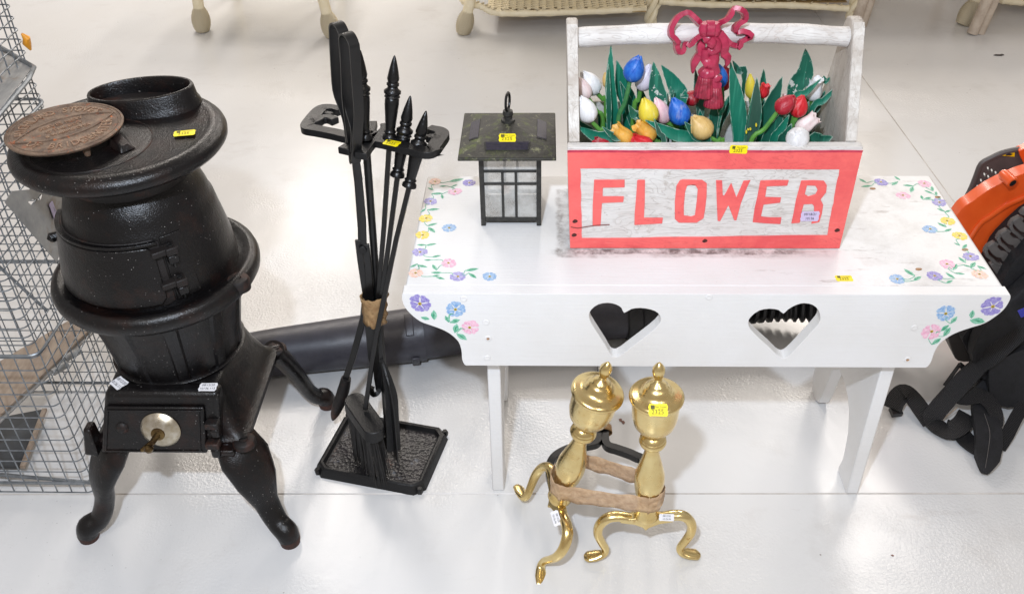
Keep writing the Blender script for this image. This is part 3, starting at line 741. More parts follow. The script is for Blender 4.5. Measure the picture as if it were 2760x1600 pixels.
def leaf_edges(o, mb):
    n = len(mb.v) // 10; e = MB()
    for k in (0, 4): e.tube([mb.v[i*10+k] for i in range(max(2, int(n*.8)))], .0006, 4)
    e.build('worn_edge', M['leafedge'], o)
def leaf_part(root, tip, base, wid, y, yt=None, mat='leaf', bend=0.0, cup=.25, name='leaf'):
    mb = leaf_mesh(tip, base, wid, y, y if yt is None else yt, cup, bend); o = mb.build(name, M[mat], root, angle=60); leaf_edges(o, mb); return o
def leaf_thing(label, tip, base, wid, y, yt=None, mat='leaf', bend=0.0, cup=.25):
    B = at_y(*q1(*base), y)
    mb = leaf_mesh(tip, base, wid, y, y if yt is None else yt, cup, bend); o = mb.build('wooden_leaf', M[mat], angle=60); leaf_edges(o, mb)
    return tag(o, label, 'leaf', 'loose wooden leaves in the crate')
tulip('white wooden tulip bud, uppermost beside the left post of the crate', 'white', (205,572), (322,742), 148, .285, (392,832), leaves=[((470,480),(600,900),95,.30,None,'leaf')])
tulip('blush pink tulip bud half hidden behind the left post', 'blush', (168,612), (252,782), 108, .255, (365,978))
tulip('white tulip bud leaning left at the crate front, below the blush one', 'white', (193,768), (275,962), 150, .200, (380,1088), leaves=[((165,1000),(500,1160),105,.185,None,'leaf',-.004)])
tulip('pale orange tulip peeping out behind the tallest left leaf', 'tan', (383,578), (410,700), 66, .300, (430,900))
tulip('tall blue tulip with the highest bloom on the left side', 'blue', (655,448), (578,645), 150, .245, (482,985), leaves=[((430,352),(455,1000),84,.255,.250,'leaf',-.004), ((408,490),(412,1005),40,.235,None,'leafd')], stem='stemd')
tulip('lilac white tulip behind the tall blue one', 'lilac', (738,518), (662,716), 138, .270, (610,875), leaves=[((765,490),(812,900),130,.25,.26,'leafc')])
tulip('yellow chipped tulip with one petal curling out to the left', 'yellow', (690,782), (752,968), 148, .205, (770,1100), leaves=[((568,828),(655,985),70,.215,None,'leafc')])
tulip('pale pink tulip between the yellow and the low blue bloom', 'pink', (785,778), (868,972), 120, .230, (940,1005), stem='stem', leaves=[((828,515),(985,840),118,.27,.28,'leaf',.006)])
tulip('low blue tulip left of the hanging tassels', 'blue', (920,782), (1008,980), 160, .205, (1120,1150), stem='stemd', leaves=[((700,948),(1105,1165),95,.185,None,'leaf',.003)])
tulip('round tan tulip bud below the tassels', 'tan', (1078,925), (1200,1082), 172, .190, (1310,1150))
tulip('ragged orange tulip at the left front with a long bent petal', 'orange', (455,1015), (590,1135), 140, .190, (640,1170), True, leaves=[((360,1000),(545,1160),58,.180,None,'leafd')])
tulip('ragged orange tulip just behind the scarlet one', 'orange', (640,985), (775,1100), 140, .200, (820,1170), True)
tulip('scarlet open tulip lying low on the front rim', 'red', (600,1095), (760,1160), 118, .172, (800,1190), True)
tulip('dark pink tulip barely above the front rim at far left', 'crimson', (300,1112), (425,1175), 95, .172, (470,1200), True)
tulip('crimson tulip lying sideways behind the left tassel', 'crimson', (1130,735), (1020,812), 115, .27, (990,900))
tulip('blue tulip half hidden behind the bow tassels', 'blue', (1265,502), (1308,688), 112, .265, (1290,900), stem='stemd')
tulip('dark crimson ragged tulip right behind the hidden blue one', 'crimson', (1345,545), (1300,722), 112, .29, (1290,900), True)
tulip('pale yellow upright tulip right of the bow behind a broad leaf', 'yellow', (1528,590), (1535,780), 80, .29, (1530,900), leaves=[((1390,480),(1480,640),55,.30,None,'leafd'), ((1635,545),(1622,760),52,.31,None,'leafd')])
tulip('small red ragged tulip in the middle of the right bunch', 'red', (1655,672), (1618,775), 85, .275, (1600,880), True)
tulip('dull crimson tulip on a pale stem, right bunch', 'crimson', (1878,762), (1738,890), 132, .200, (1525,1150), stem='stem', leaves=[((1580,612),(1515,1165),112,.225,.225,'leafg',.004)])
tulip('glossy red tulip pressed against the dull crimson one', 'red', (1945,758), (1888,925), 128, .215, (1862,985), leaves=[((1835,905),(1700,1160),80,.20,None,'leaf')])
tulip('white ragged tulip highest at the right side of the crate', 'white', (2055,625), (2018,798), 130, .285, (2000,900), True, leaves=[((2162,608),(2085,690),34,.30,None,'leaf'), ((2225,672),(2000,905),52,.27,.275,'leaf')])
tulip('pinkish white tulip tipped right above the round white bud', 'blush', (2050,920), (1890,1045), 128, .210, (1860,1150), True)
tulip('round white tulip bud facing the viewer at right front', 'white', (1892,1060), (1912,1115), 172, .168, (1930,1170), dt=-.03)
tulip('small pink tulip deep between the right leaves', 'pink', (1790,745), (1830,800), 60, .30, (1800,900))
tulip('tiny yellow tulip behind the tallest right leaf', 'yellow', (1985,575), (1975,690), 50, .30, (1960,900), leaves=[((1965,385),(1862,775),140,.285,.285,'leafc',.010)])
leaf_thing('slim dark leaf standing just right of the chipped one', (900,680), (908,800), 34, .25, None, 'leafd')
leaf_thing('short pale green leaf beside the low blue bloom', (1016,708), (1000,830), 66, .235, None, 'leaf')
leaf_thing('broad glossy leaf rising right of the tassels', (1370,486), (1440,1110), 125, .235, .245, 'leaf', .004)
leaf_thing('wide pointed leaf leaning right at the centre of the right bunch', (1782,606), (1630,1000), 112, .255, None, 'leafd', .0)
leaf_thing('narrow leaf leaning right across the white ragged tulip', (2090,620), (1850,840), 50, .25, None, 'leaf')
leaf_thing('dark curled leaf lying at the right front corner of the crate', (2180,1078), (1990,1150), 110, .185, None, 'leafd')
leaf_thing('teal leaf low behind the pale stem in the right bunch', (1780,905), (1585,1160), 100, .235, None, 'leaf')
leaf_thing('small dark leaf left of the round white bud', (1855,975), (1770,1160), 84, .19, None, 'leafd')
leaf_thing('grey edge-on leaf between the orange and tan tulips', (770,935), (850,1160), 40, .178, None, 'leafg')
leaf_thing('tall dark leaf behind the hanging tassels', (1095,545), (1135,920), 70, .28, None, 'leafg')
leaf_thing('dark leaf under the lower tassel', (1240,800), (1243,1030), 84, .24, None, 'leafd')
leaf_thing('leaf leaning right beyond the lower tassel', (1382,735), (1275,1000), 84, .27, None, 'leafd')
leaf_thing('thin lime green shoot right of the lower tassel', (1350,768), (1283,965), 26, .24, None, 'leaf')
leaf_thing('dark wide leaf in the shade behind the left bunch', (940,700), (1060,1160), 100, .30, None, 'leafd')
leaf_thing('dark leaf low at the left post', (165,945), (380,1160), 90, .25, None, 'leafd')
leaf_thing('dark leaf filling the gap under the tall blue tulip', (500,640), (700,1160), 110, .29, None, 'leafd')
leaf_thing('dark leaf below the pale pink tulip', (860,900), (960,1160), 90, .24, None, 'leafd')
leaf_thing('dark leaf right of the yellow painted one', (1640,780), (1540,1165), 95, .27, None, 'leafd')
leaf_thing('dark leaf in the far right corner', (2120,715), (1990,960), 70, .29, None, 'leafd')

for lab, tp_, bs_, wd_, yy_, mt_ in (
    ('broad teal leaf standing behind the two tallest left leaves', (478,478), (560,880), 120, .295, 'leaf'),
    ('dark leaf between the lilac tulip and the chipped leaf', (640,640), (720,1000), 95, .30, 'leafd'),
    ('teal leaf low behind the yellow tulip', (880,730), (800,1120), 90, .29, 'leaf'),
    ('teal leaf rising behind the round tan bud', (1130,860), (1160,1160), 90, .25, 'leaf'),
    ('dark leaf crossing low under the tan bud', (1010,960), (1190,1165), 90, .185, 'leafd'),
    ('slim dark leaf pressed left of the broad glossy one', (1390,620), (1420,1160), 70, .27, 'leafd'),
    ('teal leaf filling the gap right of the red pair', (1890,640), (1760,1000), 100, .30, 'leaf'),
    ('dark leaf low between the red pair and the round white bud', (1800,860), (1640,1165), 95, .21, 'leafd'),
    ('teal leaf behind the pinkish white tulip', (1990,800), (1880,1120), 95, .26, 'leaf'),
    ('dark leaf under the two ragged orange tulips', (420,1040), (640,1170), 80, .215, 'leafd'),
    ('teal leaf behind the low white bud at the left', (330,900), (420,1160), 95, .26, 'leaf')):
    leaf_thing(lab, tp_, bs_, wd_, yy_, None, mt_)
M['splash'] = simple('yellow_paint_drip', 'e8d23a', rough=.4)
spl = [o for o in col.objects if o.name.startswith('wooden_tulip') and 'pale stem' in o['label']][0]
for cx_, cy_, w_, h_ in ((1500,1045,7,16), (1515,1025,8,9), (1532,1022,8,12), (1578,990,7,16)):
    P_ = [at_y(*q1(cx_ + w_*math.cos(a), cy_ + h_*math.sin(a)), .2155) for a in [2*PI*k/8 for k in range(8)]]
    b = MB(); b.slab([(p.x, p.z) for p in P_], f=lambda x, z: Vector((x, .2165, z)), d=Vector((0, .001, 0))); b.build('paint_drip', M['splash'], spl, smooth=False)
b = MB(); b.tube_rect([Vector((x, YF - .0017, z)) for x, z in ((-.217,.5585),(-.205,.556),(-.190,.5592),(-.172,.562),(-.150,.5635))], .0005, .0006, (0, -1, 0)); b.build('wood_crack', simple('crack_dark', '7a4640', rough=.8), box, smooth=False)
# ------------------------------------------------------------------ lantern
LB = H + .001
lan = thing('solar_lantern', 'mossy black solar lantern with seeded glass panes on the bench left of the crate', 'lantern', (-.326, .26, LB))
def mossy():
    t = NT('mossy_black_roof')
    c = t.mix(t.ramp(t.noise(30, 6, .7), .35, .7), C4('26251f'), C4('3a3832'))
    c = t.mix(t.ramp(t.noise(24, 7, .75), .53, .66), c, C4('4c5526'))
    c = t.mix(t.ramp(t.noise(60, 6, .7), .58, .68), c, C4('77785a'))
    t.color(c); t.rough(.6); t.bump(t.noise(160, 4), .0012); return t.m
M['moss'] = mossy(); M['lanf'] = simple('dusty_lantern_frame', '1d1d1c', '34332f', 120, .5, 0, .0004, 300)
M['solar'] = simple('solar_cell', '15132a', '262034', 120, .5)
def glassm():
    t = NT('seeded_glass'); t.b.inputs['Alpha'].default_value = .36
    c = t.mix(t.ramp(t.noise(30, 5, .7), .40, .66), C4('f2f2ee'), C4('c9c6bf')); t.color(c); t.rough(.16)
    t.bump(t.noise(150, 3), .0015); return t.m
M['glass'] = glassm()
# posts
xl0, xl1, xr0, xr1 = -.3795, -.3705, -.2775, -.2690
yf, yb = .208, .306
zt = .650
posts = [((xl0, yf), .0085), ((xr0, yf), .0085), ((xl0, yb), .0085), ((xr0, yb), .0085)]
for k, ((x, y), s) in enumerate(posts):
    z0 = LB
    b = MB(); b.box((x, y, z0), (x + s, y + s, zt)); b.build('post', M['lanf'], lan, bevel=.0007)
def rail(x0, x1, y0, y1, z0, z1, n='rail'): b = MB(); b.box((x0, y0, z0), (x1, y1, z1)); return b.build(n, M['lanf'], lan, bevel=.0005)
for y in (yf + .0015, yb + .0015):
    rail(xl0 + .0087, xr0 - .0002, y, y + .005, .522, .530); rail(xl0 + .0087, xr0 - .0002, y, y + .005, .598, .6025); rail(xl0 + .0087, xr0 - .0002, y, y + .005, .6235, .628)
    for xm in (-.3405, -.3165):
        rail(xm, xm + .0045, y - .0005, y + .0045, .5302, .5978, 'glazing_bar'); rail(xm, xm + .0045, y - .0005, y + .0045, .6027, .6233, 'glazing_bar')
for x in (xl0 + .0015, xr0 + .0015):
    rail(x, x + .005, yf + .0087, yb - .0002, .522, .530); rail(x, x + .005, yf + .0087, yb - .0002, .598, .6025); rail(x, x + .005, yf + .0087, yb - .0002, .6235, .628)
b = MB(); b.box((xl0 + .009, yf + .009, .518), (xr0 - .0005, yb - .0005, .5215)); b.build('floor_plate', M['lanf'], lan)
b = MB(); b.box((xl0 + .0087, yf + .0035, .5302), (xr0 - .0002, yf + .0052, .645)); b.build('glass_pane', M['glass'], lan, smooth=False)
b = MB(); b.box((xl0 + .0087, yb + .0035, .5302), (xr0 - .0002, yb + .0052, .645)); b.build('glass_pane', M['glass'], lan, smooth=False)
for x in (xl0 + .0035, xr0 + .0035):
    b = MB(); b.box((x, yf + .0087, .5302), (x + .0017, yb - .0002, .645)); b.build('glass_pane', M['glass'], lan, smooth=False)
b = MB(); b.lathe([(0, .017), (.010, .017), (.024, .012), (.030, .004)], (-.324, .262, .5216), 20); b.build('led_holder', simple('grey_led_holder', '55565e', '3c3d44', 80, .5), lan)
b = MB(); b.lathe([(0, .006), (.008, .007), (.014, .0045), (.017, .001)], (-.334, .262, .552), 16); b.build('bulb', simple('amber_bulb', 'e8b9a0', rough=.3), lan)
# roof
x0, x1, y0, y1, ze = -.4125, -.2432, .170, .345, .668
b = MB()
b.hexa([Vector(p) for p in ((x0,y0,ze),(x1,y0,ze),(x1,y1,ze),(x0,y1,ze))], [Vector(p) for p in ((x0+.0005,y0+.0005,ze+.0055),(x1-.0005,y0+.0005,ze+.0055),(x1-.0005,y1-.0005,ze+.0055),(x0+.0005,y1-.0005,ze+.0055))])
b.build('eave', M['moss'], lan, bevel=.0015)
cx, cy = (x0+x1)/2, (y0+y1)/2; rx_, ry_ = .012, .012; za = .700
b = MB(); e = .0012
b.hexa([Vector(p) for p in ((x0+e,y0+e,ze+.0057),(x1-e,y0+e,ze+.0057),(x1-e,y1-e,ze+.0057),(x0+e,y1-e,ze+.0057))], [Vector(p) for p in ((cx-rx_,cy-ry_,za),(cx+rx_,cy-ry_,za),(cx+rx_,cy+ry_,za),(cx-rx_,cy+ry_,za))])
b.build('roof', M['moss'], lan, bevel=.001)
b = MB(); b.lathe([(0, .0125), (.004, .012), (.006, .008), (.010, .0075), (.013, .0095), (.020, .0085), (.023, .003)], (cx, cy, za + .0002), 24); b.build('finial', M['lanf'], lan)
b = MB(); rc = Vector((cx, cy, za + .037)); P = [rc + Vector((.003*math.cos(a), .013*math.cos(a), .016*math.sin(a))) for a in [2*PI*i/28 for i in range(28)]]
b.tube(P, .0024, 8, closed=True); b.build('ring', M['satin'], lan)
def slope_pt(u, v, face):
    # bilinear on a roof face: u across 0..1, v up 0..1
    lo = {'f': ((x0+e, y0+e), (x1-e, y0+e)), 'l': ((x0+e, y1-e), (x0+e, y0+e)), 'r': ((x1-e, y0+e), (x1-e, y1-e))}[face]
    hi = {'f': ((cx-rx_, cy-ry_), (cx+rx_, cy-ry_)), 'l': ((cx-rx_, cy+ry_), (cx-rx_, cy-ry_)), 'r': ((cx+rx_, cy-ry_), (cx+rx_, cy+ry_))}[face]
    a = Vector((*lo[0], 0)).lerp(Vector((*lo[1], 0)), u); c = Vector((*hi[0], 0)).lerp(Vector((*hi[1], 0)), u)
    p = a.lerp(c, v); p.z = ze + .0057 + (za - ze - .0057) * v; return p
for face, (u0, u1, v0, v1) in (('f', (.22, .78, .22, .46)), ('l', (.25, .75, .22, .46)), ('r', (.25, .75, .22, .46))):
    A, B_, C_, D_ = slope_pt(u0, v0, face), slope_pt(u1, v0, face), slope_pt((u1-.5)*1.42+.5 if 1 else u1, v1, face), slope_pt((u0-.5)*1.42+.5, v1, face)
    nn = (B_ - A).cross(D_ - A).normalized()
    if nn.z < 0: nn = -nn
    b = MB(); b.hexa([A - nn*.001, B_ - nn*.001, C_ - nn*.001, D_ - nn*.001], [A + nn*.0012, B_ + nn*.0012, C_ + nn*.0012, D_ + nn*.0012]); f_ = b.build('solar_panel_frame', M['lanf'], lan, bevel=.0004)
    k = .07; q = [p.lerp((A+B_+C_+D_)/4, k) for p in (A, B_, C_, D_)]
    b = MB(); b.hexa([p + nn*.0013 for p in q], [p + nn*.0018 for p in q]); sp_ = b.build('solar_panel', M['solar'], lan, smooth=False)
    lb = MB()
    for i in range(1, 5):
        a_, c_ = q[0].lerp(q[3], i/5), q[1].lerp(q[2], i/5); lb.tube_rect([a_ + nn*.0019, c_ + nn*.0019], .0003, .0001, nn)
    lb.build('cell_lines', M['lanf'], sp_, smooth=False)
a_ = slope_pt(.5, .58, 'f'); uu = X3; vv = slope_pt(.5, .9, 'f') - slope_pt(.5, .2, 'f')
sticker(lan, a_ + Vector((0, -.001, .0008)), uu, vv, .030, .020)

# ------------------------------------------------------------------ pot-belly stove
SX, SY = -.942, .080
stove = thing('potbelly_stove', 'black cast iron pot-belly stove on four curved legs with a nickel vent knob', 'stove', (SX, SY, 0))
CS = (SX, SY, 0)
def rib(a, z, r):
    k = ((math.degrees(a) + 11) % 36) / 36
    return r + (.0038 if .30 < k < .58 else 0)
b = MB(); b.lathe([(.318,.100),(.325,.109),(.345,.112),(.38,.1165),(.42,.124),(.46,.1325),(.488,.140)], CS, 180, rmod=rib); b.build('firepot', M['cast'], stove, angle=28)
b = MB(); b.lathe([(.484,.134),(.4845,.160),(.490,.170),(.499,.1755),(.509,.1765),(.518,.1735),(.524,.166),(.524,.159),(.5195,.151),(.518,.138),(.50,.132)], CS, 96); b.build('ring_shelf', M['cast'], stove, angle=60)
for a in (-18, 162):
    A = math.radians(a); b = MB(); ce = Vector((SX + .166*math.cos(A), SY + .166*math.sin(A), .5))
    b.lathe([(0, .019), (.017, .0195), (.0215, .017), (.022, .006), (.016, .0055)], ce + Vector((0, 0, .0015)), 28); b.build('bolt_ear', M['castr'], stove, angle=50)
body = [(.5175,.1405),(.535,.1400),(.56,.1375),(.59,.1320),(.62,.1262),(.640,.1225),(.648,.1185),(.658,.1165),(.672,.1120),(.684,.1060),(.694,.0990),(.700,.0950)]
b = MB(); b.lathe(body, CS, 96, close=False); b.build('belly', M['cast'], stove, angle=60)
b = MB(); b.lathe([(.697,.0965),(.700,.0985),(.712,.0985),(.730,.104),(.747,.112)], CS, 72, close=False); b.build('neck', M['castr'], stove, angle=60)
# top plate, round with rolled rim
b = MB(); b.lathe([(.744,.05),(.744,.120),(.741,.140),(.742,.152),(.746,.162),(.752,.1668),(.759,.1675),(.765,.1655),(.770,.161),(.7735,.154),(.7745,.148),(.7735,.142),(.772,.136),(.772,.0)], CS, 120); b.build('top_plate', M['cast'], stove, angle=60)
lx, ly = -.9665, .0360
b = MB(); b.lathe([(.7715,.0915),(.7728,.0910),(.7728,.0895),(.7716,.0890)], (lx, ly, 0), 80, close=False); b.build('lid_rim', M['castr'], stove)
b = MB(); b.lathe([(.7712,.0884),(.7722,.0878),(.7722,0)], (lx, ly, 0), 80, close=False); b.build('lid', M['cast'], stove)
b = MB(); ch = at_z(300, 358, .776)
Mr = Matrix.Translation((ch.x, ch.y, .7723)) @ Matrix.Rotation(math.radians(-42), 4, 'Z')
b.hexa([Mr @ Vector(p) for p in ((-.019,-.013,0),(.019,-.013,0),(.019,.013,0),(-.019,.013,0))], [Mr @ Vector(p) for p in ((-.014,-.009,.017),(.012,-.007,.009),(.012,.007,.009),(-.014,.009,.017))]); b.build('lid_lifter', M['cast'], stove, bevel=.002)
# oval flue collar
cc = Vector((-.9339, .1800, 0)); kx = .0925; ky = .0530
def oval(prof, c, n=72):
    mb = MB(); vs = []; fs = []
    for z, e in prof:
        for i in range(n):
            a = 2*PI*i/n; vs.append(Vector((c.x + (kx+e)*math.cos(a), c.y + (ky+e)*math.sin(a) , z + .006*math.cos(a))))
    for k in range(len(prof)-1):
        for i in range(n): j = (i+1) % n; fs.append((k*n+i, k*n+j, (k+1)*n+j, (k+1)*n+i))
    mb.add(vs, fs); return mb
oval([(.766,.006),(.774,.0035),(.780,0),(.798,-.0030),(.8005,-.0045),(.8005,-.008),(.796,-.0105),(.760,-.012)], cc).build('flue_collar', M['cast'], stove, angle=60)
b = MB(); b.slab([(cc.x + (kx-.0115)*math.cos(2*PI*i/40), cc.y + (ky-.0115)*math.sin(2*PI*i/40)) for i in range(40)], f=lambda x, y: Vector((x, y, .7745)), d=Vector((0, 0, -.002))); b.build('flue_floor', M['castr'], stove)
# upper door on the belly
def brad(z):
    for (z0, r0), (z1, r1) in zip(body, body[1:]):
        if z0 <= z <= z1: return r0 + (r1-r0)*(z-z0)/(z1-z0)
    return body[0][1]
def curved_panel(a0, a1, z0, z1, o0, o1, nm, mat, rc=.0, n=28, parent=stove, top=None, bevel=.0015):
    mb = MB(); vs = []; fs = []; zs = [z0 + (z1-z0)*i/8 for i in range(9)]
    for off in (o1, o0):
        for k, z in enumerate(zs):
            for i in range(n+1):
                t = i/n; zz = z
                # rounded corners by squeezing the rows near the ends
                e = min(t, 1-t) * abs(a1-a0) / 180 * PI * .13
                if rc and e < rc:
                    s_ = rc - math.sqrt(max(0, rc*rc - (rc-e)**2)); zz = z0 + s_ + (z1 - z0 - 2*s_) * k / 8
                A = math.radians(a0 + (a1-a0)*t); r = brad(zz) + off
                vs.append(Vector((SX + r*math.cos(A), SY + r*math.sin(A), zz)))
    m_ = n+1; Nl = 9*m_
    for k in range(8):
        for i in range(n):
            fs.append((k*m_+i, k*m_+i+1, (k+1)*m_+i+1, (k+1)*m_+i)); fs.append((Nl+k*m_+i, Nl+(k+1)*m_+i, Nl+(k+1)*m_+i+1, Nl+k*m_+i+1))
    for i in range(n): fs.append((i, Nl+i, Nl+i+1, i+1)); fs.append((8*m_+i, 8*m_+i+1, Nl+8*m_+i+1, Nl+8*m_+i))
    for k in range(8): fs.append((k*m_, (k+1)*m_, Nl+(k+1)*m_, Nl+k*m_)); fs.append((k*m_+n, Nl+k*m_+n, Nl+(k+1)*m_+n, (k+1)*m_+n))
    mb.add(vs, fs); return mb.build(nm, M[mat], parent, angle=35, bevel=bevel)
curved_panel(-176, -58, .524, .640, -.001, .0035, 'door_surround', 'castr', .006)
ud = curved_panel(-170, -63, .531, .631, .0032, .0095, 'belly_door', 'cast', .012)
curved_panel(-173, -60, .6335, .6385, .003, .0105, 'door_brow', 'cast')
b = MB()
for z in (.6372,):
    b.slab(sm2([(-.018,-.001),(-.008,.002),(.006,.0005),(.018,-.002),(.004,-.004),(-.010,-.003)], 2), f=lambda p, q: Vector((SX + (brad(.652)+.0008)*math.cos(math.radians(-128)+p/.12), SY + (brad(.652)+.0008)*math.sin(math.radians(-128)+p/.12), .648 + q)), d=Vector((.002,.002,0)))
b.build('air_gap', simple('gap_black', '020202', rough=.9), stove, smooth=False)  # the gap's darkness put in as a near-black sliver
def hinge_at(A, z, r0, s=1.0, parent=stove):
    A = math.radians(A); R_ = Matrix.Translation((SX, SY, z)) @ Matrix.Rotation(A, 4, 'Z')
    h = MB(); h.box((r0 - .006, -.030, .002), (r0 + .012, -.004, .013), R_); h.box((r0 - .004, -.008, .0005), (r0 + .016, .011, .0145), R_)
    o1 = h.build('hinge_arm', M['castr'], parent, bevel=.002)
    h = MB(); h.box((r0 - .006, -.007, -.016), (r0 + .014, .010, -.0008), R_); h.build('hinge_lug', M['cast'], parent, bevel=.002)
    h = MB(); h.lathe([(-.026, .0026), (.0146, .0026), (.0150, .0048), (.0172, .0045), (.0180, .0015)], R_ @ Vector((r0 + .006, .002, 0)), 14); h.build('hinge_pin', M['satin'], parent)
hinge_at(-53, .612, brad(.61) + .002); hinge_at(-53, .556, brad(.556) + .002)
b = MB(); A = math.radians(-56)
curved_panel(-57, -40, .528, .640, -.001, .0022, 'hinge_plate', 'cast')
A = math.radians(-172); c0 = Vector((SX + .143*math.cos(A), SY + .143*math.sin(A), .590))
b = MB(); b.tube([c0, c0 + Vector((-.012, -.008, -.001)), c0 + Vector((-.015, -.012, -.004))], [.007, .009, .004], 10); b.build('door_latch', M['cast'], stove)
b = MB(); b.lathe([(0,.005),(.006,.005)], (SX + .1205*math.cos(math.radians(-168)), SY + .1205*math.sin(math.radians(-168)), .560), 4); b.build('latch_catch', M['castr'], stove)

# base casting: ash box with flared skirt, door at the front
bx0, bx1, by0, by1 = -1.080, -.801, -.066, .205
def rrect(x0, x1, y0, y1, r, n=5):
    out = []
    for cx_, cy_, a0 in ((x1-r, y1-r, 0), (x0+r, y1-r, 90), (x0+r, y0+r, 180), (x1-r, y0+r, 270)):
        for i in range(n+1): a = math.radians(a0 + 90*i/n); out.append((cx_ + r*math.cos(a), cy_ + r*math.sin(a)))
    return out
def loft(rings, n):
    mb = MB(); vs = [p for r in rings for p in r]; fs = []
    for k in range(len(rings)-1):
        for i in range(n): j = (i+1) % n; fs.append((k*n+i, k*n+j, (k+1)*n+j, (k+1)*n+i))
    fs.append(tuple(range(n-1, -1, -1))); fs.append(tuple((len(rings)-1)*n+i for i in range(n))); mb.add(vs, fs); return mb
def ring_(x0, x1, y0, y1, r, z): return [Vector((a, b_, z)) for a, b_ in rrect(x0, x1, y0, y1, r)]
skirt = loft([ring_(bx0, bx1, by0, by1, .012, .214), ring_(bx0, bx1, by0, by1, .012, .226), ring_(bx0+.004, bx1-.004, by0+.004, by1-.004, .014, .229),
              ring_(bx0+.012, bx1-.016, by0+.010, by1-.012, .02, .238), ring_(bx0+.026, bx1-.030, by0+.016, by1-.026, .03, .285),
              ring_(bx0+.036, bx1-.038, by0+.022, by1-.034, .035, .318), ring_(bx0+.042, bx1-.042, by0+.026, by1-.038, .04, .3285), ring_(bx0+.052, bx1-.050, by0+.036, by1-.046, .05, .3325)], 24)
skirt.build('ash_box', M['cast'], stove, angle=50)
b = MB(); b.lathe([(.330,.100),(.3335,.1185),(.3365,.1195),(.339,.1165),(.3385,.108)], CS, 64, close=False); b.build('pot_seat_ring', M['cast'], stove, angle=60)
# front door housing
b = MB(); b.hexa([Vector(p) for p in ((-1.066,-.080,.214),(-.846,-.080,.214),(-.846,.0,.214),(-1.066,.0,.214))], [Vector(p) for p in ((-1.034,-.058,.338),(-.832,-.058,.338),(-.832,-.028,.3385),(-1.034,-.028,.3385))])
b.build('door_housing', M['cast'], stove, bevel=.010, seg=4)
def fp(u, w, d=0):   # point on the housing front: u 0..1 across, w 0..1 up, d out
    a = Vector((-1.066,-.080,.214)).lerp(Vector((-.846,-.080,.214)), u); c = Vector((-1.034,-.058,.338)).lerp(Vector((-.832,-.058,.338)), u)
    n = Vector((0, -.9846, .1747)); return a.lerp(c, w) + n*d
def fpanel(u0, u1, w0, w1, d0, d1, nm, mat, bev=.0025, sh=0):
    mb = MB(); mb.hexa([fp(u0, w0, d1), fp(u1, w0, d1), fp(u1, w0, d0), fp(u0, w0, d0)], [fp(u0, w1, d1), fp(u1 - sh, w1, d1), fp(u1 - sh, w1, d0), fp(u0, w1, d0)]); return mb.build(nm, M[mat], stove, bevel=bev, seg=3)
fpanel(.02, .90, .02, .80, 0, .0075, 'ash_door', 'cast', .0035, .02)
for a in ((.05,.86,.05,.075),(.05,.86,.735,.76),(.05,.065,.08,.73),(.835,.85,.08,.73)): fpanel(a[0], a[1], a[2], a[3], .0074, .0098, 'door_moulding', 'cast', .0009)
def fdisc(u, w, prof, nm, mat, par=stove, n=40, d=0):
    Q = Matrix.Rotation(PI/2 - .1755, 4, 'X'); mb = MB(); mb.lathe(prof, fp(u, w, d), n, Q); return mb.build(nm, M[mat], par, angle=50)
kn = fdisc(.515, .43, [(.008,.0355),(.0095,.0357),(.0135,.032),(.0185,.0245),(.0215,.014),(.0225,.0)], 'vent_knob', 'nickel')
fdisc(.515, .43, [(.021,.0125),(.024,.012),(.026,.008)], 'knob_washer', 'bronze', kn)
p = fp(.515, .43, .024); b = MB(); b.tube([p, p + Vector((-.004,-.016,-.002)), p + Vector((-.016,-.020,-.012)), p + Vector((-.025,-.022,-.016))], [.006, .0055, .006, .0035], 10)
b.lathe([(-.0085,.001),(-.006,.006),(0,.0085),(.006,.006),(.0085,.001)], p + Vector((-.010,-.024,-.010)), 16); b.build('knob_handle', M['bronze'], kn)
fdisc(.185, .45, [(.007,.012),(.010,.011),(.0125,.006),(.013,0)], 'door_boss', 'castr', n=10)
# slide lever at the left, hinges at the right
b = MB(); b.hexa([Vector(q) for q in ((-1.098,-.082,.205),(-1.070,-.086,.205),(-1.070,-.05,.205),(-1.098,-.05,.205))], [Vector(q) for q in ((-1.088,-.074,.262),(-1.074,-.076,.262),(-1.074,-.05,.262),(-1.088,-.05,.262))]); b.build('skirt_lug', M['cast'], stove, bevel=.004)
def ear(x, y, z, nm='skirt_ear'):
    e_ = MB(); e_.lathe([(0,.021),(.010,.021),(.013,.018),(.0135,0)], (x, y, z), 24); o = e_.build(nm, M['castr'], stove, angle=50)
    s_ = MB(); s_.lathe([(0,.0085),(.0018,.008),(.0022,0)], (x, y, z + .0133), 20); s_.build('screw_head', M['castr'], o)
    s_ = MB(); s_.tube_rect([(x-.007, y-.003, z+.0158), (x+.007, y+.003, z+.0158)], .0009, .0006, (0,0,1)); s_.build('screw_slot', M['satin'], o)
ear(bx1 - .006, by0 + .006, .2145); ear(bx1 - .006, by1 - .006, .2145); ear(bx0 + .008, by1 - .006, .2145)
for w0, o_ in ((.46, .004), (.12, .012)):
    q = fp(.955, w0, .006); h = MB(); h.box((q.x - .013 , q.y - .008, q.z), (q.x + .012, q.y + .012, q.z + .013)); h.build('hinge_arm', M['castr'], stove, bevel=.003)
    h = MB(); h.box((q.x - .006, q.y - .007, q.z - .022), (q.x + .010, q.y + .010, q.z - .001)); h.build('hinge_lug', M['cast'], stove, bevel=.004)
    h = MB(); h.lathe([(0,.0055),(.0012,.005),(.0014,0)], (q.x + .002, q.y - .001, q.z + .0132), 16); h.build('hinge_pin', M['castr'], stove)
b = MB(); b.box((bx1 - .062, by0 - .018, .205), (bx1 - .020, by0 + .012, .2195)); b.build('hinge_shelf', M['cast'], stove, bevel=.004)
